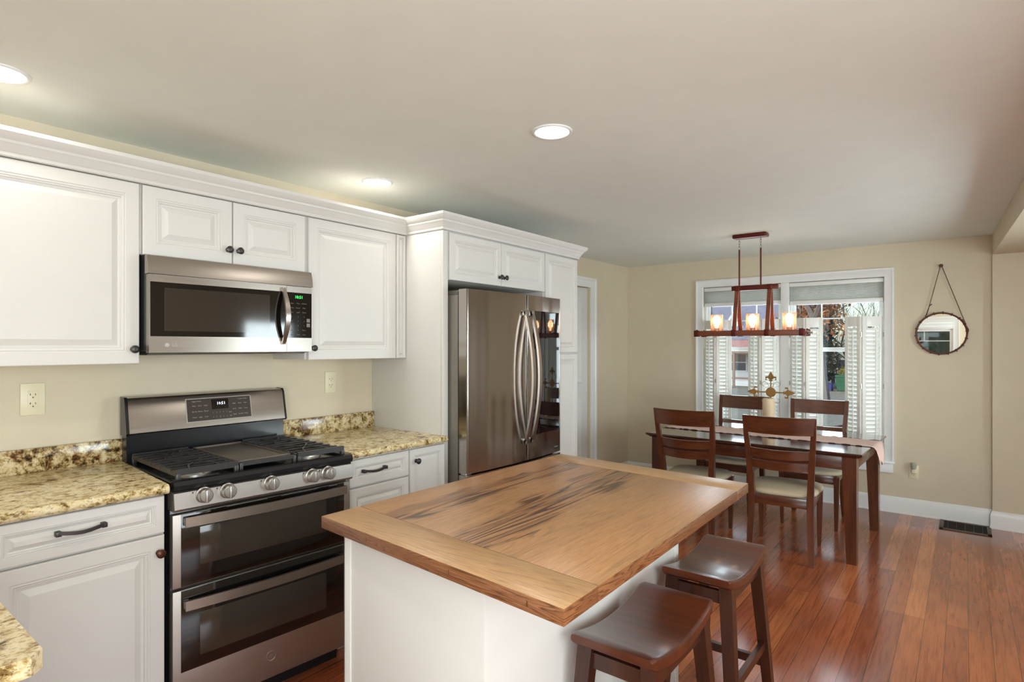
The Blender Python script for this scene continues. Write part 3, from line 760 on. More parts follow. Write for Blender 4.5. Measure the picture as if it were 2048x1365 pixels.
b = BR(); b.lathe([(.0175, 0), (.0185, .0012), (.0205, .0012), (.0212, 0)], (.6482, 1.318, .182), 'x', 36, cap=False); b.obj('emblem_ring', M['alu'], d2)
b = BR(); text_geo(b, 'ge', .022, at_x(.6490, 1.318, .183)); b.obj('emblem_monogram', M['alu'], d2, smooth=0)

# -------- over-the-range microwave
t = thing('microwave', (.003, 1.30, 1.432), 'stainless over-the-range microwave with black glass door', 'microwave')
MY0, MY1, MXF = .935, 1.662, .352
b = B(); b.box(.003, MXF, MY0, MY1, 1.438, 1.826, .003); b.obj('case', M['enamel'], t)
b = B(); b.prism([(MXF, 1.748), (MXF + .034, 1.748), (MXF + .030, 1.790), (MXF + .020, 1.822), (MXF, 1.826)], 'y', MY0 - .004, MY1 + .004); b.obj('top_vent_strip', M['steel_lt'], t)
def curve_x(y, x0, amp=.008):
    u = (y - MY0) / (MY1 - MY0); return x0 + amp * math.sin(PI * min(max(u, 0), 1))
def strip(b, y0, y1, z0, z1, x0, x1, n=8):
    rings = []
    for i in range(n + 1):
        y = y0 + (y1 - y0) * i / n; xx = curve_x(y, x1)
        rings.append([(x0, y, z0), (xx, y, z0), (xx, y, z1), (x0, y, z1)])
    b.loft(rings)
YS = 1.523
b = B(); strip(b, MY0, YS, 1.432, 1.746, MXF, MXF + .030); dr_ = b.obj('door', M['steel_lt'], t)
b = B(); strip(b, MY0 + .004, YS - .002, 1.498, 1.716, MXF + .02, MXF + .0315); b.obj('glass_panel', M['black_glass'], dr_)
b = B(); strip(b, MY0 + .055, YS - .085, 1.520, 1.694, MXF + .02, MXF + .0322); b.obj('viewing_window', M['glass_win'], dr_)
b = B(); pts = []; wd = []
for i in range(13):
    u = i / 12; pts.append((MXF + .040 + .040 * math.sin(PI * u), YS - .018, 1.470 + .262 * u)); wd.append(.016 + .008 * math.sin(PI * u))
b.bar(pts, wd, .010, up=(1, 0, 0)); 
for z in (1.475, 1.727): b.box(MXF + .03, MXF + .046, YS - .026, YS - .010, z - .008, z + .008, .002)
b.obj('door_handle', M['steel_lt'], dr_)
b = B(); b.lathe([(.0085, 0), (.0085, .0006), (.001, .0006)], (curve_x(1.0, MXF + .0302), 1.0, 1.463), 'x', 24); b.obj('badge_disc', M['print'], dr_)
text_obj('badge_letters', 'LG', .018, at_x(curve_x(1.03, MXF + .0306), 1.029, 1.463), M['print'], dr_)
b = B(); strip(b, YS + .002, MY1, 1.432, 1.746, MXF, MXF + .030, 4); cpn = b.obj('control_panel', M['steel_lt'], t)
b = B(); strip(b, YS + .003, MY1 - .002, 1.498, 1.716, MXF + .02, MXF + .0315, 4); kp = b.obj('keypad', M['black_glass'], cpn)
text_obj('clock_digits', '10:51', .020, at_x(MXF + .0365, 1.588, 1.694), M['digit_g'], kp)
b = B()
for r_ in range(8):
    for c_ in range(3):
        s_ = [['Auto', 'Time', 'Defrost'], ['Soften', 'Sensor', 'Melt'], ['Fan', 'Light', 'Timer'], ['1', '2', '3'], ['4', '5', '6'], ['7', '8', '9'], ['Clock', '0', 'More'], ['Stop', 'Start', 'Less']][r_][c_]
        y_ = 1.552 + c_ * .033; text_geo(b, s_, .0085, at_x(curve_x(y_, MXF + .0320), y_, 1.664 - r_ * .0215), .0002)
b.obj('key_labels', M['print_dim'], kp, smooth=0)
b = B()
for z in (1.560, 1.583): b.box(curve_x(1.640, MXF + .030), curve_x(1.640, MXF + .0325), 1.632, 1.650, z - .009, z + .009)
b.obj('vent_keys', M['print_dim'], kp)
b = B(); b.prism([(.02, 1.438), (MXF + .02, 1.438), (MXF - .02, 1.422), (.04, 1.420)], 'y', MY0 + .01, MY1 - .01); b.obj('underside_filter', M['enamel'], t)

# -------- refrigerator
t = thing('refrigerator', (.4, 2.86, 0), 'stainless french door refrigerator with a black glass panel in the right door', 'refrigerator')
FY0, FY1, FS = 2.392, 3.334, 2.928
b = B(); b.box(.05, .68, FY0 + .006, FY1 - .006, .05, 1.748, .004); b.box(.08, .62, FY0 + .03, FY1 - .03, 0, .05); b.obj('cabinet_body', M['fridge_side'], t)
for y in (FY0 + .03, FY1 - .05):
    b = B(); b.box(.56, .735, y - .012, y + .035, 1.748, 1.776, .004); b.obj('hinge_cover', M['fridge_side'], t)
def fdoor(name, y0, y1, z0, z1, mat='steel_v'):
    """door with a softly crowned face"""
    b = B(); pts = [(.690, y0), (.690, y1)]; n = 70; f = []
    for i in range(n + 1):
        u = i / n; y = y1 + (y0 - y1) * u; c = (y - FY0) / (FY1 - FY0)
        x = .752 + .022 * math.sin(PI * c) + .0013 * math.sin(25 * y + .6) + .0003 * math.sin(57 * y)
        e = min(u, 1 - u) * (y1 - y0)
        if e < .003: x -= .003 - math.sqrt(max(0, .003 ** 2 - (.003 - e) ** 2))
        f.append((x, y))
    b.prism(pts + f, 'z', z0, z1); return b.obj(name, M[mat], t)
dl = fdoor('left_door', FY0, FS - .003, .745, 1.778)
drr = fdoor('right_door', FS + .003, FY1, .745, 1.778)
fz = fdoor('freezer_drawer', FY0, FY1, .075, .735)
b = B(); b.box(.680, .692, FY0 + .004, FY1 - .004, .10, 1.765); b.obj('door_gasket', M['dark'], t)
def fx(y): return .752 + .022 * math.sin(PI * (y - FY0) / (FY1 - FY0))
b = B(); n = 10; y0, y1 = 2.985, 3.312; rings = []
for i in range(n + 1):
    y = y0 + (y1 - y0) * i / n; rings.append([(fx(y) - .01, y, .895), (fx(y) + .0015, y, .895), (fx(y) + .0015, y, 1.682), (fx(y) - .01, y, 1.682)])
b.loft(rings); b.obj('black_glass_panel', plain('mirror black glass', (8, 8, 10), .03, 0, var=0, Specular_IOR_Level=.9), drr)
for (par, y) in ((dl, FS - .034), (drr, FS + .034)):
    b = B(); pts = []; n = 20
    for i in range(n + 1):
        u = i / n; pts.append((fx(y) + .012 + .062 * math.sin(PI * u) ** .9, y + (.010 if par is drr else -.004) * 0, .860 + .812 * u))
    b.bar(pts, .026, .014, up=(1, 0, 0))
    for z in (.868, 1.664): b.box(fx(y) - .004, fx(y) + .022, y - .013, y + .013, z - .018, z + .018, .003)
    b.obj('door_handle', M['steel_lt'], par)
b = B(); b.box(fx(3.26), fx(3.26) + .001, 3.235, 3.312, .772, .792, .0003); b.obj('badge_plate', M['dark'], drr)
text_obj('badge_letters', 'INVERTER', .010, at_x(fx(3.27) + .0014, 3.273, .782), M['print'], drr)
b = B()
b.bar([(fx(2.86) + .05, FY0 + .10, .68), (fx(2.86) + .055, 2.86, .68), (fx(2.86) + .05, FY1 - .10, .68)], .014, .026)
for y in (FY0 + .11, FY1 - .11): b.box(fx(y) - .002, fx(2.86) + .05, y - .012, y + .012, .668, .692, .002)
b.obj('drawer_handle', M['steel_lt'], fz)
b = B(); b.box(.70, .74, FY0 + .002, FY0 + .05, .735, .745, .002); b.obj('lower_hinge', M['chrome'], t)

# -------- island
t = thing('kitchen_island', (1.75, 1.7, 0), 'white kitchen island with a thick oak plank top', 'kitchen island')
A_, B_, C_, D_ = Vector((1.350, 1.064)), Vector((1.366, 2.402)), Vector((2.271, 2.330)), Vector((2.294, .987))
def quad(f0, f1, e=.0):
    return [A_.lerp(B_, f0), A_.lerp(B_, f1), D_.lerp(C_, f1), D_.lerp(C_, f0)]
def slab(name, f0, f1, mat):
    b = B(); q = quad(f0, f1); vs = b.prism([tuple(p) for p in q], 'z', .893, .930)
    es = [e for e in b.bm.edges if abs(e.verts[0].co.z - e.verts[1].co.z) < 1e-5 or True]
    bmesh.ops.bevel(b.bm, geom=es, offset=.0022, segments=2, profile=.5, affect='EDGES')
    o = b.obj(name, [M[mat], M['oak_e_shaded']], t)
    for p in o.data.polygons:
        if abs(p.normal.z) < .5: p.material_index = 1  # side faces take the darker oak, shade put into the colour
    return o
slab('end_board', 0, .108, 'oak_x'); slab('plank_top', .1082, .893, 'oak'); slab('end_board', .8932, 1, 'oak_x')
b = B(); b.box(1.422, 1.985, 1.102, 2.335, .0, .893, .002); b.obj('island_body', M['cab'], t)
b = B(); b.box(1.418, 1.450, 1.098, 1.103, .0, .892, .001); b.box(1.418, 1.423, 1.098, 1.14, .0, .892, .001); b.obj('corner_trim', M['cab'], t)
b = B(); b.box(1.984, 1.989, 2.300, 2.338, 0, .892, .001); b.obj('corner_trim', M['cab'], t)
for (x, y) in ((1.60, 1.045), (1.95, 1.0165), (2.20, .996)):
    b = B(); b.box(x - .007, x + .007, y - .0012, y + .006, .905, .919, .0008); b.obj('peg', wood('peg wood', (92, 52, 26), (120, 72, 38)), t)

# ================================================================== STOOLS
def make_stool():
    t = thing('saddle_stool', (0, 0, 0), 'dark wood saddle seat counter stool, nearer of the two at the island', 'stool', 'saddle stools along the island')
    b = B(); hx, hy = .128, .236; n = 20; rings = []
    for i in range(n + 1):
        u = -1 + 2 * i / n; y = hy * u; zt = .605 + .037 * (abs(u) ** 2.0); zb = zt - .036 - .010 * (1 - abs(u))
        if i in (0, n): y = hy * u * .994
        r = .010; ring = []
        w = hx - (.004 if i in (0, n) else 0); zt2 = zt - (.006 if i in (0, n) else 0); zb2 = zb + (.006 if i in (0, n) else 0)
        for (cx, cz, a0) in ((w - r, zb2 + r, -90), (w - r, zt2 - r, 0), (-w + r, zt2 - r, 90), (-w + r, zb2 + r, 180)):
            for a in (0, 30, 60, 90): ring.append((cx + r * math.cos(math.radians(a0 + a)), y, cz + r * math.sin(math.radians(a0 + a))))
        rings.append(ring)
    b.loft(rings); b.obj('seat', M['stool'], t)
    tops = {}; 
    for sx in (-1, 1):
        for sy in (-1, 1):
            p = (sx * .098, sy * .178, .598); q = (sx * .142, sy * .232, 0)
            b = B(); v = b.bar([q, p], [.036, .046], [.036, .046], up=(0, 1, 0)); 
            for w in b.bm.verts:
                if w.co.z < .02: w.co.z = 0
            b.obj('leg', M['stoolleg'], t); tops[(sx, sy)] = (p, q)
    def on(sx, sy, z):
        p, q = tops[(sx, sy)]; f = z / .598; return Vector(q).lerp(Vector(p), f)
    for sx in (-1, 1):
        a, c = on(sx, -1, .555), on(sx, 1, .555); b = B(); b.bar([a, c], .020, .045); b.obj('apron', M['stoolleg'], t)
        a, c = on(sx, -1, .245 if sx > 0 else .245), on(sx, 1, .245); b = B(); b.bar([a, c], .020, .034); b.obj('stretcher', M['stoolleg'], t)
    for sy in (-1, 1):
        a, c = on(-1, sy, .555), on(1, sy, .555); b = B(); b.bar([a, c], .020, .045); b.obj('apron', M['stoolleg'], t)
        a, c = on(-1, sy, .165), on(1, sy, .165); b = B(); b.bar([a, c], .020, .034); b.obj('stretcher', M['stoolleg'], t)
    return t
st = make_stool(); st2 = copy_tree(st)
st.location = (2.162, 1.655, 0)
st2.location = (2.158, 2.300, 0); st2['label'] = 'dark wood saddle seat counter stool, farther of the two at the island'

# ================================================================== DINING SET
TC = Vector((1.645, 4.965)); TR = math.radians(-2.0)
t = thing('dining_table', (TC.x, TC.y, 0), 'dark cherry rectangular dining table by the window', 'dining table')
t.rotation_euler = (0, 0, TR)
hx, hy = .775, .53
def objr(b, name, mat, par, **k):       # geometry given in the thing's own frame
    bmesh.ops.translate(b.bm, verts=b.bm.verts, vec=wloc(par)); return b.obj(name, mat, par, **k)
b = B(); rings = []
for o, z in ((-.030, .712), (-.004, .730), (0, .734), (0, .741), (-.004, .745), (-.012, .7455)):
    X, Y = hx + o, hy + o; rings.append([(-X, -Y, z), (X, -Y, z), (X, Y, z), (-X, Y, z)])
b.loft(rings); objr(b, 'tabletop', M['tabletop'], t)
for sx in (-1, 1):
    for sy in (-1, 1):
        b = B(); x, y = sx * .692, sy * .452; rings = []
        for z, w in ((0, .030), (.30, .036), (.60, .042), (.712, .043)):
            ox = sx * (.043 - w); oy = sy * (.043 - w)
            rings.append([(x + ox - w, y + oy - w, z), (x + ox + w, y + oy - w, z), (x + ox + w, y + oy + w, z), (x + ox - w, y + oy + w, z)])
        b.loft(rings); objr(b, 'leg', M['dining'], t)
for sy in (-1, 1):
    b = B(); b.box(-.65, .65, sy * .470 - .011, sy * .470 + .011, .622, .712, .002); objr(b, 'apron', M['dining_x'], t)
for sx in (-1, 1):
    b = B(); b.box(sx * .710 - .011, sx * .710 + .011, -.41, .41, .622, .712, .002); objr(b, 'apron', M['dining_x'], t)
# runner
t = thing('table_runner', (TC.x, TC.y, .7455), 'blush cloth runner with dark fringed edges lying along the dining table', 'table runner')
t.rotation_euler = (0, 0, TR)
def runner_z(x, y):
    e = abs(x) - hx
    z = .0022 + .0012 * math.sin(23 * x + 9 * y) * math.sin(31 * y + 3 * x) + .001
    return z
b = B(); rows = []; ny = 16; xs = [(-.775 - .02 + .0) + i * (1.59 / 60) for i in range(61)]
def rpt(s_, v):
    """s_: length along runner measured from centre, v: -1..1 across"""
    y = v * .178 + .008 * math.sin(5 * s_ + v) + .012 - .035 * (s_ < 0) * min(1, abs(s_) / .7) * 0
    over = abs(s_) - .780
    if over <= 0: return (s_, y, max(.0020, runner_z(s_, y)))
    sg = 1 if s_ > 0 else -1
    if over < .02: a = over / .02 * PI / 2; return (sg * (.780 + .012 * math.sin(a)), y, .002 - .012 * (1 - math.cos(a)) + .001)
    fold = .016 * math.sin(6 * v + 1.2) * min(1, over / .08)
    return (sg * (.793 + abs(fold) + .010 * over / .1), y * (1 - .35 * min(1, over / .1)) - .03 * over / .1, -.010 - (over - .02) * (1 + .25 * math.sin(4 * v)))
N_ = 90
for i in range(N_ + 1):
    s_ = -.90 + 1.81 * i / N_; rows.append([rpt(s_, -1 + 2 * j / ny) for j in range(ny + 1)])
V = [[b.bm.verts.new(p) for p in r] for r in rows]
for i in range(N_):
    for j in range(ny): b.bm.faces.new((V[i][j], V[i + 1][j], V[i + 1][j + 1], V[i][j + 1]))
o = objr(b, 'cloth', M['cloth'], t, smooth=60)
sm = o.modifiers.new('thickness', 'SOLIDIFY'); sm.thickness = .0012; sm.offset = 1
for v in (-1, 1):
    b = B(); i = 0
    while i < N_ - 2:
        s0 = -.78 + 1.56 * i / N_; L_ = random.uniform(.02, .07); s1 = min(.78, s0 + L_)
        a, c = Vector(rpt(s0, v)), Vector(rpt(s1, v)); w_ = random.uniform(.002, .0045)
        b.tube([a + Vector((0, v * .002, .001)), (a + c) / 2 + Vector((0, v * random.uniform(.001, .006), .003)), c + Vector((0, v * .002, .001))], w_, 6, .6)
        i += int((L_ + random.uniform(.004, .05)) / 1.56 * N_) + 1
    objr(b, 'fringe', M['fringe'], t)

# chairs: local frame, front towards +y
def make_chair():
    t = thing('dining_chair', (0, 0, 0), 'chair', 'dining chair', 'dark cherry dining chairs round the table')
    for sx in (-1, 1):   # rear legs run up as back posts
        b = B()
        P = [(sx * .196, -.272, 0), (sx * .190, -.252, .12), (sx * .184, -.232, .30), (sx * .184, -.226, .44), (sx * .189, -.238, .56), (sx * .199, -.262, .72), (sx * .209, -.296, .88), (sx * .213, -.318, .985)]
        b.bar(P, [.034, .037, .040, .042, .040, .036, .032, .030], [.030, .034, .042, .046, .042, .034, .026, .022], up=(0, 1, 0))
        for w in b.bm.verts:
            if w.co.z < .02: w.co.z = 0
            if w.co.z > .975: w.co.z = .985
        b.obj('leg', M['dining'], t)
        b = B(); P = [(sx * .196, .222, 0), (sx * .198, .224, .2), (sx * .200, .222, .425)]
        b.bar(P, [.024, .034, .040], [.024, .034, .040], up=(0, 1, 0))
        for w in b.bm.verts:
            if w.co.z < .02: w.co.z = 0
        b.obj('leg', M['dining'], t)
        b = B(); b.box(sx * .192 - .011, sx * .192 + .011, -.21, .205, .365, .43, .002); b.obj('seat_rail', M['dining'], t)
    for y in (-.226, .222):
        b = B(); b.box(-.18, .18, y - .011, y + .011, .365, .43, .002); b.obj('seat_rail', M['dining_x'], t)
    def backbar(name, z0, z1, hw, yb, bow, th=.018, n=12):
        b = B(); rings = []
        for i in range(n + 1):
            u = -1 + 2 * i / n; x = hw * u; y0_ = yb(z0) - bow * (1 - u * u); y1_ = yb(z1) - bow * (1 - u * u)
            sag = -.006 * (1 - u * u) if name == 'top_rail' else -.010 * (1 - u * u)
            rings.append([(x, y0_ - th / 2, z0 + sag), (x, y0_ + th / 2, z0 + sag), (x, y1_ + th / 2, z1 + sag * .6), (x, y1_ - th / 2, z1 + sag * .6)])
        b.loft(rings); return b.obj(name, M['dining_x'], t)
    def yb(z):
        pts = [(.44, -.226), (.56, -.238), (.72, -.262), (.88, -.296), (.985, -.318)]
        for (a, c), (d, e) in zip(pts[:-1], pts[1:]):
            if a <= z <= d: return c + (e - c) * (z - a) / (d - a)
        return pts[-1][1]
    backbar('top_rail', .868, .985, .222, yb, .022, .022)
    backbar('back_slat', .700, .760, .190, yb, .024)
    backbar('back_slat', .622, .678, .188, yb, .024)
    b = B(); rings = []; n = 36      # upholstered seat
    def outline(s_, z):
        R = []
        for k in range(n):
            a = 2 * PI * k / n; c, q = math.cos(a), math.sin(a)
            x = .222 * math.copysign(abs(c) ** .45, c); y = .225 * math.copysign(abs(q) ** .5, q)
            if y > 0: y += .018 * (1 - (x / .222) ** 2); 
            x *= 1.0 + .10 * (y / .225) * (1 if y > 0 else .9)
            R.append((x * s_, y * s_ + .006, z))
        return R
    for s_, z in ((.955, .428), (1.0, .436), (1.01, .448), (.985, .460), (.93, .468), (.8, .474), (.5, .478), (.05, .479)): rings.append(outline(s_, z))
    b.loft(rings); b.obj('seat_cushion', M['cushion'], t, smooth=60)
    return t
ch = make_chair()
spots = [(1.915, 4.490, 5, 'cherry dining chair with its back to the island, right of the two'),
         (1.262, 4.520, 2, 'cherry dining chair with its back to the island, left of the two'),
         (1.275, 5.400, 180, 'cherry dining chair on the window side, left, behind the candle'),
         (1.928, 5.390, 182, 'cherry dining chair on the window side, right, by the table end')]
cs = [ch] + [copy_tree(ch) for _ in spots[1:]]
for o, (x, y, a, lab) in zip(cs, spots):
    o.location = (x, y, 0); o.rotation_euler = (0, 0, math.radians(a)); o['label'] = lab

# candle and iron ornament
t = thing('pillar_candle', (1.686, 4.95, .751), 'cream pillar candle on the dining table runner', 'candle')
b = B(); b.lathe([(.045, .7505), (.0465, .755), (.0462, 1.02), (.043, 1.033), (.036, 1.038), (.026, 1.032), (.001, 1.028)], (1.686, 4.95, 0), 'z', 32); b.obj('wax', M['ivory'], t)
b = B(); b.tube([(1.686, 4.95, 1.026), (1.687, 4.951, 1.044)], .0012, 6); b.obj('wick', M['slot'], t)
ox, oy, oz = 1.672, 5.075, 1.078
t = thing('iron_ornament', (ox, oy, .751), 'rusty iron compass cross ornament with fleur-de-lis tips standing behind the candle', 'table ornament')
b = B(); b.lathe([(.058, .7530), (.060, .757), (.02, .766), (.008, .775)], (ox, oy, 0), 'z', 24); b.tube([(ox, oy, .77), (ox, oy, oz - .03)], .006, 8); b.obj('stand', M['rust'], t)
b = B(); b.lathe([(.036, -.006), (.040, 0), (.036, .006), (.022, .010), (.010, .015), (.001, .017)], (ox, oy, oz), 'y', 28)
b2v = b.bm.verts[:]
b.obj('centre_disc', M['rust'], t)
def fleur(ang, r0, r1):
    """arm with fleur-de-lis tip in the x-z plane"""
    b = B(); c, s_ = math.cos(ang), math.sin(ang)
    def P(u, v): return (ox + c * u - s_ * v, oz + s_ * u + c * v)
    def pt(u, v): p = P(u, v); return (p[0], oy, p[1])
    b.tube([pt(.03, 0), pt(r0, 0)], [.006, .0045], 8)
    L_ = r1 - r0
    leaf = [P(r0 - .012, .006), P(r0 + L_ * .2, .010), P(r0 + L_ * .45, .021), P(r0 + L_ * .75, .011), P(r1, 0), P(r0 + L_ * .75, -.011), P(r0 + L_ * .45, -.021), P(r0 + L_ * .2, -.010), P(r0 - .012, -.006)]
    b.prism(leaf, 'y', oy - .004, oy + .004)
    for q in (-1, 1):
        b.tube([pt(r0 + .004, 0), pt(r0 + L_ * .35, q * .020), pt(r0 + L_ * .30, q * .038), pt(r0 + L_ * .05, q * .040), pt(r0 + L_ * .02, q * .030)], [.007, .009, .009, .006, .003], 8)
    b.tube([pt(r0 - .004, -.014), pt(r0 - .004, .014)], .005, 8)
    return b.obj('fleur_arm', M['rust'], t)
fleur(PI / 2, .10, .170); fleur(0, .105, .185); fleur(PI, .105, .185)
b = B()
for q in (-1, 1):
    for dn in (1, -1):
        pts = [(ox + q * .012, oy, oz + dn * .045)]
        for i in range(15):
            a = i / 14 * 4.6; r = .030 * (1 - i / 22)
            pts.append((ox + q * (.052 - r * math.cos(a)), oy, oz + dn * (.062 + r * math.sin(a) * 1.0)))
        b.tube(pts, .002, 6)
b.obj('wire_scrolls', M['wire'], t)

# ================================================================== PENDANT LIGHT
px_, py_ = 1.575, 4.85
t = thing('linear_pendant', (px_, py_, H), 'reddish wood and metal trestle pendant light over the dining table', 'pendant light')
b = B(); b.box(px_ - .130, px_ + .130, py_ - .05, py_ + .05, H - .032, H - .0005, .010, 3); b.obj('canopy', M['chandmetal'], t)
for x in (px_ - .087, px_ + .133 - .055):
    b = B()
    for k_ in range(4):
        z = H - .040 - k_ * .022; pts = []
        for i in range(13):
            a = 2 * PI * i / 12; u, v = .006 * math.cos(a), .014 * math.sin(a); pts.append((x + (u if k_ % 2 else 0), py_ + (0 if k_ % 2 else u), z + v))
        b.tube(pts, .0018, 6)
    b.obj('chain', M['chrome'], t)
    b = B(); b.tube([(x, py_, H - .118), (x, py_, 1.945)], .0062, 10); b.obj('rod', M['chandmetal'], t)
b = B(); b.box(1.430, 1.782, py_ - .018, py_ + .018, 1.905, 1.942, .003); b.obj('upper_beam', M['chandmetal'], t)
for x in (1.473, 1.722):
    for s_ in (-1, 1):
        b = B(); b.bar([(x, py_ + s_ * .085, 1.585), (x, py_ + s_ * .006, 1.925)], .030, .018, up=(0, 1, 0)); b.obj('trestle_leg', M['chandwood'], t)
    b = B(); b.box(x - .022, x + .022, py_ - .022, py_ + .022, 1.902, 1.945, .004); b.obj('bracket', M['chandmetal'], t)
for s_ in (-1, 1):
    b = B(); b.box(1.155, 1.985, py_ + s_ * .085 - .014, py_ + s_ * .085 + .014, 1.540, 1.582, .003); bm_ = b.obj('lower_beam', M['chandwood'], t)
    for x0, x1 in ((1.150, 1.192), (1.950, 1.992), (1.452, 1.492), (1.702, 1.742)):
        b = B(); b.box(x0, x1, py_ + s_ * .085 - .018, py_ + s_ * .085 + .018, 1.535, 1.587, .003)
        if x0 in (1.150, 1.950): b.lathe([(.006, 1.584), (.006, 1.592), (.001, 1.594)], ((x0 + x1) / 2, py_ + s_ * .085, 0), 'z', 10)
        b.obj('beam_strap', M['chandmetal'], bm_)
for x in (1.17, 1.97):
    b = B(); b.box(x - .014, x + .014, py_ - .075, py_ + .075, 1.543, 1.579, .003); b.obj('cross_beam', M['chandwood'], t)
for x in (1.305, 1.590, 1.862):
    b = B(); b.box(x - .02, x + .02, py_ - .072, py_ + .072, 1.556, 1.570, .002); b.lathe([(.050, 1.570), (.050, 1.574), (.022, 1.576), (.022, 1.600), (.018, 1.606)], (x, py_, 0), 'z', 24); h_ = b.obj('lamp_holder', M['chandmetal'], t)
    b = B(); b.lathe([(.012, 1.604), (.014, 1.622), (.024, 1.645), (.030, 1.668), (.027, 1.692), (.014, 1.708), (.001, 1.712)], (x, py_, 0), 'z', 20); b.obj('bulb', M['bulb'], h_)
    b = B(); b.lathe([(.048, 1.576), (.050, 1.580), (.050, 1.716), (.0475, 1.716), (.0475, 1.580), (.044, 1.578)], (x, py_, 0), 'z', 32, cap=False); b.obj('glass_shade', M['jar'], t)
    l = light('pendant_bulb', 'POINT', (x - px_, 0, 1.668 - H), (0, 0, 0), 2.6, (1.0, .84, .66), shadow_soft_size=.035); l.parent = t
b = B(); b.lathe([(.014, 0), (.014, .012), (.006, .014), (.006, .030), (.011, .032), (.011, .036)], (1.988, py_, 1.561), 'x', 16); b.obj('end_bolt', M['chrome'], t)

# ================================================================== ROUND MIRROR ON A CORD
mx, mz, mr = 2.772, 1.563, .172
t = thing('round_mirror', (mx, YB - .02, mz), 'round wall mirror in a dark laced frame hanging from a cord', 'mirror')
b = B(); b.lathe([(mr - .006, -.004), (mr - .006, .0), (.001, .0)], (mx, YB - .022, mz), 'y', 64)
mg = b.obj('mirror_glass', M['mirror'], t, smooth=20)
b = B(); pts = []; prof = [(mr - .008, -.026), (mr + .002, -.030), (mr + .006, -.024), (mr + .006, -.002), (mr - .008, -.001)]
rings = []
for k_ in range(72):
    a = 2 * PI * k_ / 72; rings.append([(mx + r * math.cos(a), YB + y, mz + r * math.sin(a)) for r, y in prof])
rings.append(rings[0]); b.loft(rings, caps=False); b.obj('frame', M['leather'], t)
b = B()
for k_ in range(18):
    a = 2 * PI * k_ / 18 + .1; c, s_ = math.cos(a), math.sin(a); R_ = mr
    b.tube([(mx + (R_ - .010) * c, YB - .028, mz + (R_ - .010) * s_), (mx + R_ * c, YB - .034, mz + R_ * s_), (mx + (R_ + .010) * c, YB - .024, mz + (R_ + .010) * s_), (mx + (R_ + .010) * c, YB - .003, mz + (R_ + .010) * s_)], .004, 6)
b.obj('lacing', M['leather'], t)
nz = 2.131
b = B(); L0 = (mx - .105, YB - .016, mz + .150); R0_ = (mx + .165, YB - .016, mz + .070)
b.tube([L0, (mx - .080, YB - .016, mz + .235), (mx - .004, YB - .020, nz)], .0028, 6); b.tube([(mx + .004, YB - .020, nz), (mx + .155, YB - .016, mz + .10), R0_], .0028, 6)
b.tube([(mx - .100, YB - .018, mz + .158), (mx - .088, YB - .019, mz + .205), (mx - .078, YB - .018, mz + .238), (mx - .062, YB - .020, mz + .248)], .0045, 6)
b.tube([(mx + .140, YB - .018, mz + .115), (mx + .160, YB - .022, mz + .07), (mx + .180, YB - .022, mz + .03), (mx + .172, YB - .02, mz - .02)], .005, 6)
b.obj('hanging_cord', M['leather'], t)
t2 = thing('wall_hook', (mx, YB, nz), 'small dark round wall hook holding the mirror cord', 'wall hook')
b = B(); b.lathe([(.006, -.001), (.006, -.016), (.014, -.020), (.015, -.026), (.010, -.031), (.001, -.032)], (mx, YB, nz), 'y', 20); b.obj('peg', M['leather'], t2)

# ================================================================== FLOOR REGISTER
t = thing('floor_register', (2.93, 5.90, 0), 'bronze metal floor vent in front of the baseboard at right', 'floor vent')
b = B(); x0, x1, y0, y1 = 2.765, 3.095, 5.750, 6.050
y0 = 5.752
for q in ((x0, x1, y0, y0 + .030), (x0, x1, y1 - .022, y1), (x0, x0 + .028, y0, y1), (x1 - .028, x1, y0, y1)): b.box(*q, .0005, .007, .002)
b.obj('frame', M['vent'], t)
b = B(); b.box(x0 + .02, x1 - .02, y0 + .02, y1 - .015, .0004, .0015); b.obj('duct_opening', M['dark'], t)
b = B()
for i in range(1, 6):
    x = x0 + (x1 - x0) * i / 6; b.box(x - .002, x + .002, y0 + .028, y1 - .02, .001, .005)
for i in range(1, 14):
    y = y0 + .03 + (y1 - y0 - .05) * i / 14; b.box(x0 + .026, x1 - .026, y - .0008, y + .0008, .001, .0035)
b.obj('grille', plain('vent grille', (44, 34, 26), .5, .4), t)

# ================================================================== OUTSIDE
M['grass'] = plain('winter lawn', (148, 144, 126), .9, bump=(8, .5, .03), var=.2)
M['asphalt'] = plain('asphalt', (120, 120, 124), .85, var=.06)
M['siding'] = plain('white siding', (226, 232, 240), .7, var=.02)
M['shingle'] = plain('slate shingles', (132, 134, 152), .85, bump=(14, .5, .02), var=.14)
M['redroof'] = plain('faded red shingles', (188, 140, 132), .85, bump=(14, .5, .02), var=.14)
M['brownwood'] = plain('stained timber', (150, 122, 104), .7)
M['winglass'] = plain('far window glass', (78, 84, 104), .12)
M['bark'] = plain('grey bark', (112, 104, 100), .9, var=.15)
M['leaf_rust'] = plain('rust leaves', (176, 124, 84), .8, var=.25)
M['leaf_dark'] = plain('dark needles', (52, 66, 56), .8, var=.3)
M['leaf_yellow'] = plain('yellow shrub leaves', (202, 186, 96), .8, var=.2)
M['leaf_hedge'] = plain('hedge leaves', (70, 74, 58), .85, var=.3)
def wallseg(b, pts, axis, a, c): b.prism(pts, axis, a, c)
b = B(); b.prism([(6.24, -.72), (70, -1.75), (70, -2.1), (6.24, -1.1)], 'x', -60, 50)
tag(b.obj('lawn', M['grass']), 'winter lawn sloping away outside the dining window', 'lawn')
def gz(y): return -.72 - 1.03 * (y - 6.24) / 63.76
b = B(); b.prism([(13, gz(13) + .02), (19, gz(19) + .02), (19, gz(19) - .1), (13, gz(13) - .1)], 'x', -60, 50)
tag(b.obj('street', M['asphalt']), 'grey asphalt street beyond the lawn', 'street')
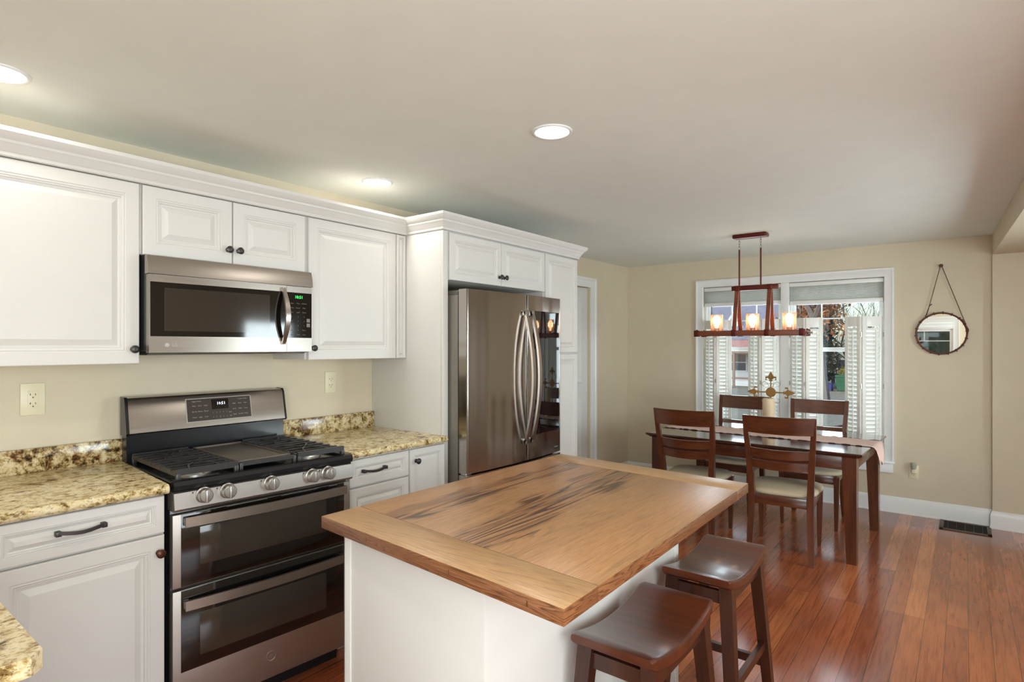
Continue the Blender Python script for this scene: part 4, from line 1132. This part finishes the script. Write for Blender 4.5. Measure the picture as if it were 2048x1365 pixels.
# white house across the street
hz0 = -1.75
t = thing('white_house', (-10, 44, hz0), 'white sided house with a red porch roof seen through the left window', 'house')
b = B(); b.box(-17, -5.2, 41, 48, hz0, 2.2); b.obj('wall', M['siding'], t)
b = B()
for k_ in range(9):
    z = -1.7 + k_ * .26
    b.prism([(41, z), (40.985, z), (40.998, z + .24), (41, z + .24)], 'x', -17, -5.2)
b.obj('clapboards', M['siding'], t)
b = B(); b.prism([(40.4, 2.0), (44.5, 6.2), (48.6, 2.0), (48.6, 1.85), (40.4, 1.85)], 'x', -17.4, -4.9); b.obj('main_roof', M['shingle'], t)
b = B(); b.prism([(-10.6, 2.1), (-9.7, 3.6), (-8.8, 2.1)], 'y', 41.2, 42.4); b.prism([(-10.75, 2.1), (-9.7, 3.85), (-8.65, 2.1), (-8.8, 2.1), (-9.7, 3.6), (-10.6, 2.1)], 'y', 41.1, 42.4); b.obj('dormer', M['siding'], t)
b = B(); b.prism([(39.0, 1.32), (41.0, 2.05), (41.0, 1.85), (39.0, 1.18)], 'x', -17, -5.0); b.obj('porch_roof', M['redroof'], t)
b = B(); b.box(-17, -5.0, 39.0, 39.2, .98, 1.20); b.obj('porch_beam', M['brownwood'], t)
for x in (-16, -12.4, -9.05, -5.4):
    b = B(); b.box(x - .07, x + .07, 39.03, 39.17, hz0, .98); b.obj('porch_post', M['brownwood'], t)
b = B(); b.box(-17, -5.0, 39.06, 39.14, -.72, -.60); b.obj('porch_rail', M['brownwood'], t)
for x0, x1 in ((-15.2, -14.2), (-13.2, -12.2), (-11.4, -10.4), (-9.9, -8.82), (-8.55, -7.6), (-6.9, -6.0)):
    b = B(); b.box(x0 - .08, x1 + .08, 40.93, 40.98, -.32, .95); w_ = b.obj('window', M['siding'], t)
    b = B(); b.box(x0, x1, 40.90, 40.95, -.22, .30); b.box(x0, x1, 40.90, 40.95, .36, .86); b.obj('pane', M['winglass'], w_)
# trees
def leaves(b, c, r, n, s_, rng, squash=1.0):
    for _ in range(n):
        while True:
            p = Vector((rng.uniform(-1, 1), rng.uniform(-1, 1), rng.uniform(-1, 1)))
            if p.length < 1: break
        p = Vector(c) + Vector((p.x * r, p.y * r, p.z * r * squash))
        u = Vector((rng.gauss(0, 1), rng.gauss(0, 1), rng.gauss(0, 1))).normalized(); v = u.orthogonal().normalized()
        q = [p + u * s_, p + v * s_ * .5, p - u * s_, p - v * s_ * .5]
        b.bm.faces.new([b.bm.verts.new(x) for x in q])
def branchy(b, p, d, L_, r, depth, rng, ends):
    pts = [p]; q = p.copy(); dd = d.copy()
    for _ in range(3):
        dd = (dd + Vector((rng.uniform(-.2, .2), rng.uniform(-.2, .2), rng.uniform(-.08, .14)))).normalized(); q = q + dd * L_ / 3; pts.append(q.copy())
    b.tube(pts, [r, r * .88, r * .76, r * .62], 5 if depth > 2 else 3)
    ends.append(q)
    if depth == 0: return
    for _ in range(3 if depth > 1 else 2):
        nd = (dd + Vector((rng.uniform(-.9, .9), rng.uniform(-.9, .9), rng.uniform(-.25, .6)))).normalized()
        branchy(b, pts[rng.choice((1, 2, 3))], nd, L_ * rng.uniform(.6, .85), r * .58, depth - 1, rng, ends)
def tree(name, label, x, y, h, seed, leaf=None, lr=1.2, ln=60, ls=.16, depth=5, r0=.22):
    rng = random.Random(seed); z = gz(y)
    t = thing(name, (x, y, z), label, 'tree', 'trees outside the dining window')
    b = B(); ends = []
    branchy(b, Vector((x, y, z - .1)), Vector((0, 0, 1)), h * .42, r0, depth, rng, ends); b.obj('trunk', M['bark'], t, smooth=60)
    if leaf:
        b = B()
        for e in ends[2::3]: leaves(b, e, lr, ln, ls, rng)
        o = b.bm; me = bpy.data.meshes.new('foliage'); bmesh.ops.translate(o, verts=o.verts, vec=-wloc(t)); o.to_mesh(me); o.free(); me.materials.append(M[leaf])
        f = bpy.data.objects.new('foliage', me); COL.objects.link(f); f.parent = t
tree('bare_tree', 'big bare winter tree spreading over the upper right window', -1.6, 27, 9.0, 3, None, depth=6, r0=.20)
tree('leafy_tree', 'tree with rust brown leaves at the top of the right window', -5.6, 38, 7.6, 5, 'leaf_rust', .8, 30, .15, 5)
tree('bare_tree', 'grey bare tree behind the yard bins', -3.0, 46, 8, 8, None, depth=6, r0=.16)
tree('bare_tree', 'grey bare tree at the far right of the yard', 1.4, 44, 8, 9, None, depth=6, r0=.16)
tree('bare_tree', 'thin grey bare tree in the right window, farther left', -5.0, 50, 8, 12, None, depth=6, r0=.15)
# evergreen
t = thing('evergreen_tree', (-4.6, 42.5, gz(42.5)), 'dark evergreen tree beside the white house', 'tree', 'trees outside the dining window')
rng = random.Random(4); b = B(); b.tube([(-4.6, 42.5, gz(42.5)), (-4.6, 42.5, 6)], [.2, .05], 8); b.obj('trunk', M['bark'], t)
b = B()
for k_ in range(26):
    z = -.6 + k_ * .26; R_ = 1.5 * (1 - k_ / 30)
    for a in range(9):
        an = rng.uniform(0, 2 * PI); leaves(b, (-4.6 + R_ * .6 * math.cos(an), 42.5 + R_ * .6 * math.sin(an), z), R_ * .42 + .1, 26, .12, rng, .4)
o = b.bm; me = bpy.data.meshes.new('foliage'); bmesh.ops.translate(o, verts=o.verts, vec=-wloc(t)); o.to_mesh(me); o.free(); me.materials.append(M['leaf_dark'])
f = bpy.data.objects.new('foliage', me); COL.objects.link(f); f.parent = t
def shrub(x, y, r, mat, label, seed, n=900):
    rng = random.Random(seed); b = B(); z = gz(y)
    b.tube([(x, y, z), (x, y, z + r)], .03, 5); me0 = b
    t = thing('shrub', (x, y, z), label, 'shrub'); me0.obj('stem', M['bark'], t)
    b = B(); leaves(b, (x, y, z + r * .9), r, n, .05 + r * .05, rng, .9)
    o = b.bm; me = bpy.data.meshes.new('foliage'); bmesh.ops.translate(o, verts=o.verts, vec=-wloc(t)); o.to_mesh(me); o.free(); me.materials.append(M[mat])
    f = bpy.data.objects.new('foliage', me); COL.objects.link(f); f.parent = t
shrub(-2.6, 42.5, .95, 'leaf_yellow', 'yellow leaved shrub behind the green bin', 21)
shrub(-9.6, 37.5, .55, 'leaf_hedge', 'low round shrub in front of the white house porch', 22)
# bins
def wbin(x, y, w, h, col, label, name='wheelie_bin'):
    z = gz(y); t = thing(name, (x, y, z), label, 'bin'); m = plain(label[:12], col, .5)
    b = B(); b.loft([[(x - w * a, y - w * a, z + q), (x + w * a, y - w * a, z + q), (x + w * a, y + w * a, z + q), (x - w * a, y + w * a, z + q)] for a, q in ((.40, .06), (.5, h * .9), (.52, h * .92))]); b.obj('bin_body', m, t)
    b = B(); b.prism([(y - w * .56, z + h * .92), (y - w * .5, z + h * .97), (y + w * .4, z + h * 1.02), (y + w * .56, z + h * .92)], 'x', x - w * .54, x + w * .54); b.obj('lid', m, t)
    for s_ in (-1, 1):
        b = B(); b.lathe([(.10, -.03), (.10, .03)], (x + s_ * w * .42, y + w * .45, z + .10), 'x', 14); b.obj('wheel', M['dark'], t)
wbin(-2.87, 39.6, .62, .95, (62, 112, 84), 'green wheeled bin at the far side of the street')
wbin(-3.55, 39.2, .46, .46, (60, 62, 140), 'blue recycling bin left of the green bin', 'recycling_bin')
# fence
t = thing('yard_fence', (1, 47, gz(47)), 'grey board fence across the far yard', 'fence')
b = B(); b.box(-4.2, 12, 46.95, 47.0, gz(47), .35); b.obj('boards', plain('grey fence', (150, 146, 166), .8, var=.1), t)
b = B(); b.box(-4.2, 12, 46.9, 47.05, .35, .45); b.obj('cap_rail', plain('fence cap', (110, 104, 116), .8), t)
# car parked by the kerb in front of the window
cz = gz(10) + .02; cxx = .75
t = thing('red_car', (cxx + 2.2, 10.2, cz), 'dark red hatchback car parked outside the right window', 'car')
mred = plain('car paint', (150, 34, 48), .25, 0, var=.02); mred.node_tree.nodes['Principled BSDF'].inputs['Coat Weight'].default_value = .8
b = B(); prof = [(0, .30), (.02, .62), (.10, .80), (.55, .90), (1.05, .98), (1.95, 1.44), (2.9, 1.50), (3.7, 1.40), (4.15, 1.02), (4.25, .70), (4.22, .30)]
rings = []
for yy, inset in ((-.86, .03), (-.80, 0), (.80, 0), (.86, .03)):
    rings.append([(cxx + x + (inset if x < 2 else -inset), 10.2 + yy, cz + z - inset) for x, z in prof])
b.loft(rings); b.obj('body', mred, t)
for s_ in (-1, 1):
    b = B(); b.prism([(cxx + 1.25, cz + 1.02), (cxx + 1.98, cz + 1.38), (cxx + 2.85, cz + 1.42), (cxx + 3.6, cz + 1.34), (cxx + 3.85, cz + 1.02)], 'y', 10.2 + s_ * .855, 10.2 + s_ * .868); b.obj('side_window', M['winglass'], t)
b = B(); b.loft([[(cxx + 1.12, 10.2 - .68, cz + 1.03), (cxx + 1.88, 10.2 - .66, cz + 1.425), (cxx + 1.88, 10.2 + .66, cz + 1.425), (cxx + 1.12, 10.2 + .68, cz + 1.03)], [(cxx + 1.10, 10.2 - .68, cz + 1.05), (cxx + 1.86, 10.2 - .66, cz + 1.445), (cxx + 1.86, 10.2 + .66, cz + 1.445), (cxx + 1.10, 10.2 + .68, cz + 1.05)]]); b.obj('windscreen', plain('sky tinted glass', (168, 190, 204), .1), t)
for x in (cxx + .78, cxx + 3.42):
    for s_ in (-1, 1):
        b = B(); b.lathe([(.20, -.11), (.31, -.10), (.33, -.06), (.33, .06), (.31, .10), (.20, .11)], (x, 10.2 + s_ * .80, cz + .32), 'y', 24); b.obj('wheel', M['dark'], t)
# hedge behind the rear windows, put there to block the sun as well
t = thing('garden_hedge', (2.5, -3.4, -.7), 'dark clipped sun-blocking hedge outside the windows behind the viewpoint', 'hedge')
rng = random.Random(2); b = B()
for k_ in range(5200):
    p = Vector((rng.uniform(-1.5, 7), -3.4 + rng.uniform(-.3, .3), rng.uniform(-.6, 2.7))); u = Vector((rng.gauss(0, 1), rng.gauss(0, 1), rng.gauss(0, 1))).normalized(); v = u.orthogonal().normalized(); s_ = .075
    b.bm.faces.new([b.bm.verts.new(x) for x in (p + u * s_, p + v * s_ * .6, p - u * s_, p - v * s_ * .6)])
o = b.bm; me = bpy.data.meshes.new('foliage'); bmesh.ops.translate(o, verts=o.verts, vec=-wloc(t)); o.to_mesh(me); o.free(); me.materials.append(M['leaf_hedge'])
f = bpy.data.objects.new('foliage', me); COL.objects.link(f); f.parent = t
b = B(); b.box(-1.5, 7, -3.55, -3.25, -.7, 2.55); b.obj('inner_growth', M['leaf_hedge'], t)
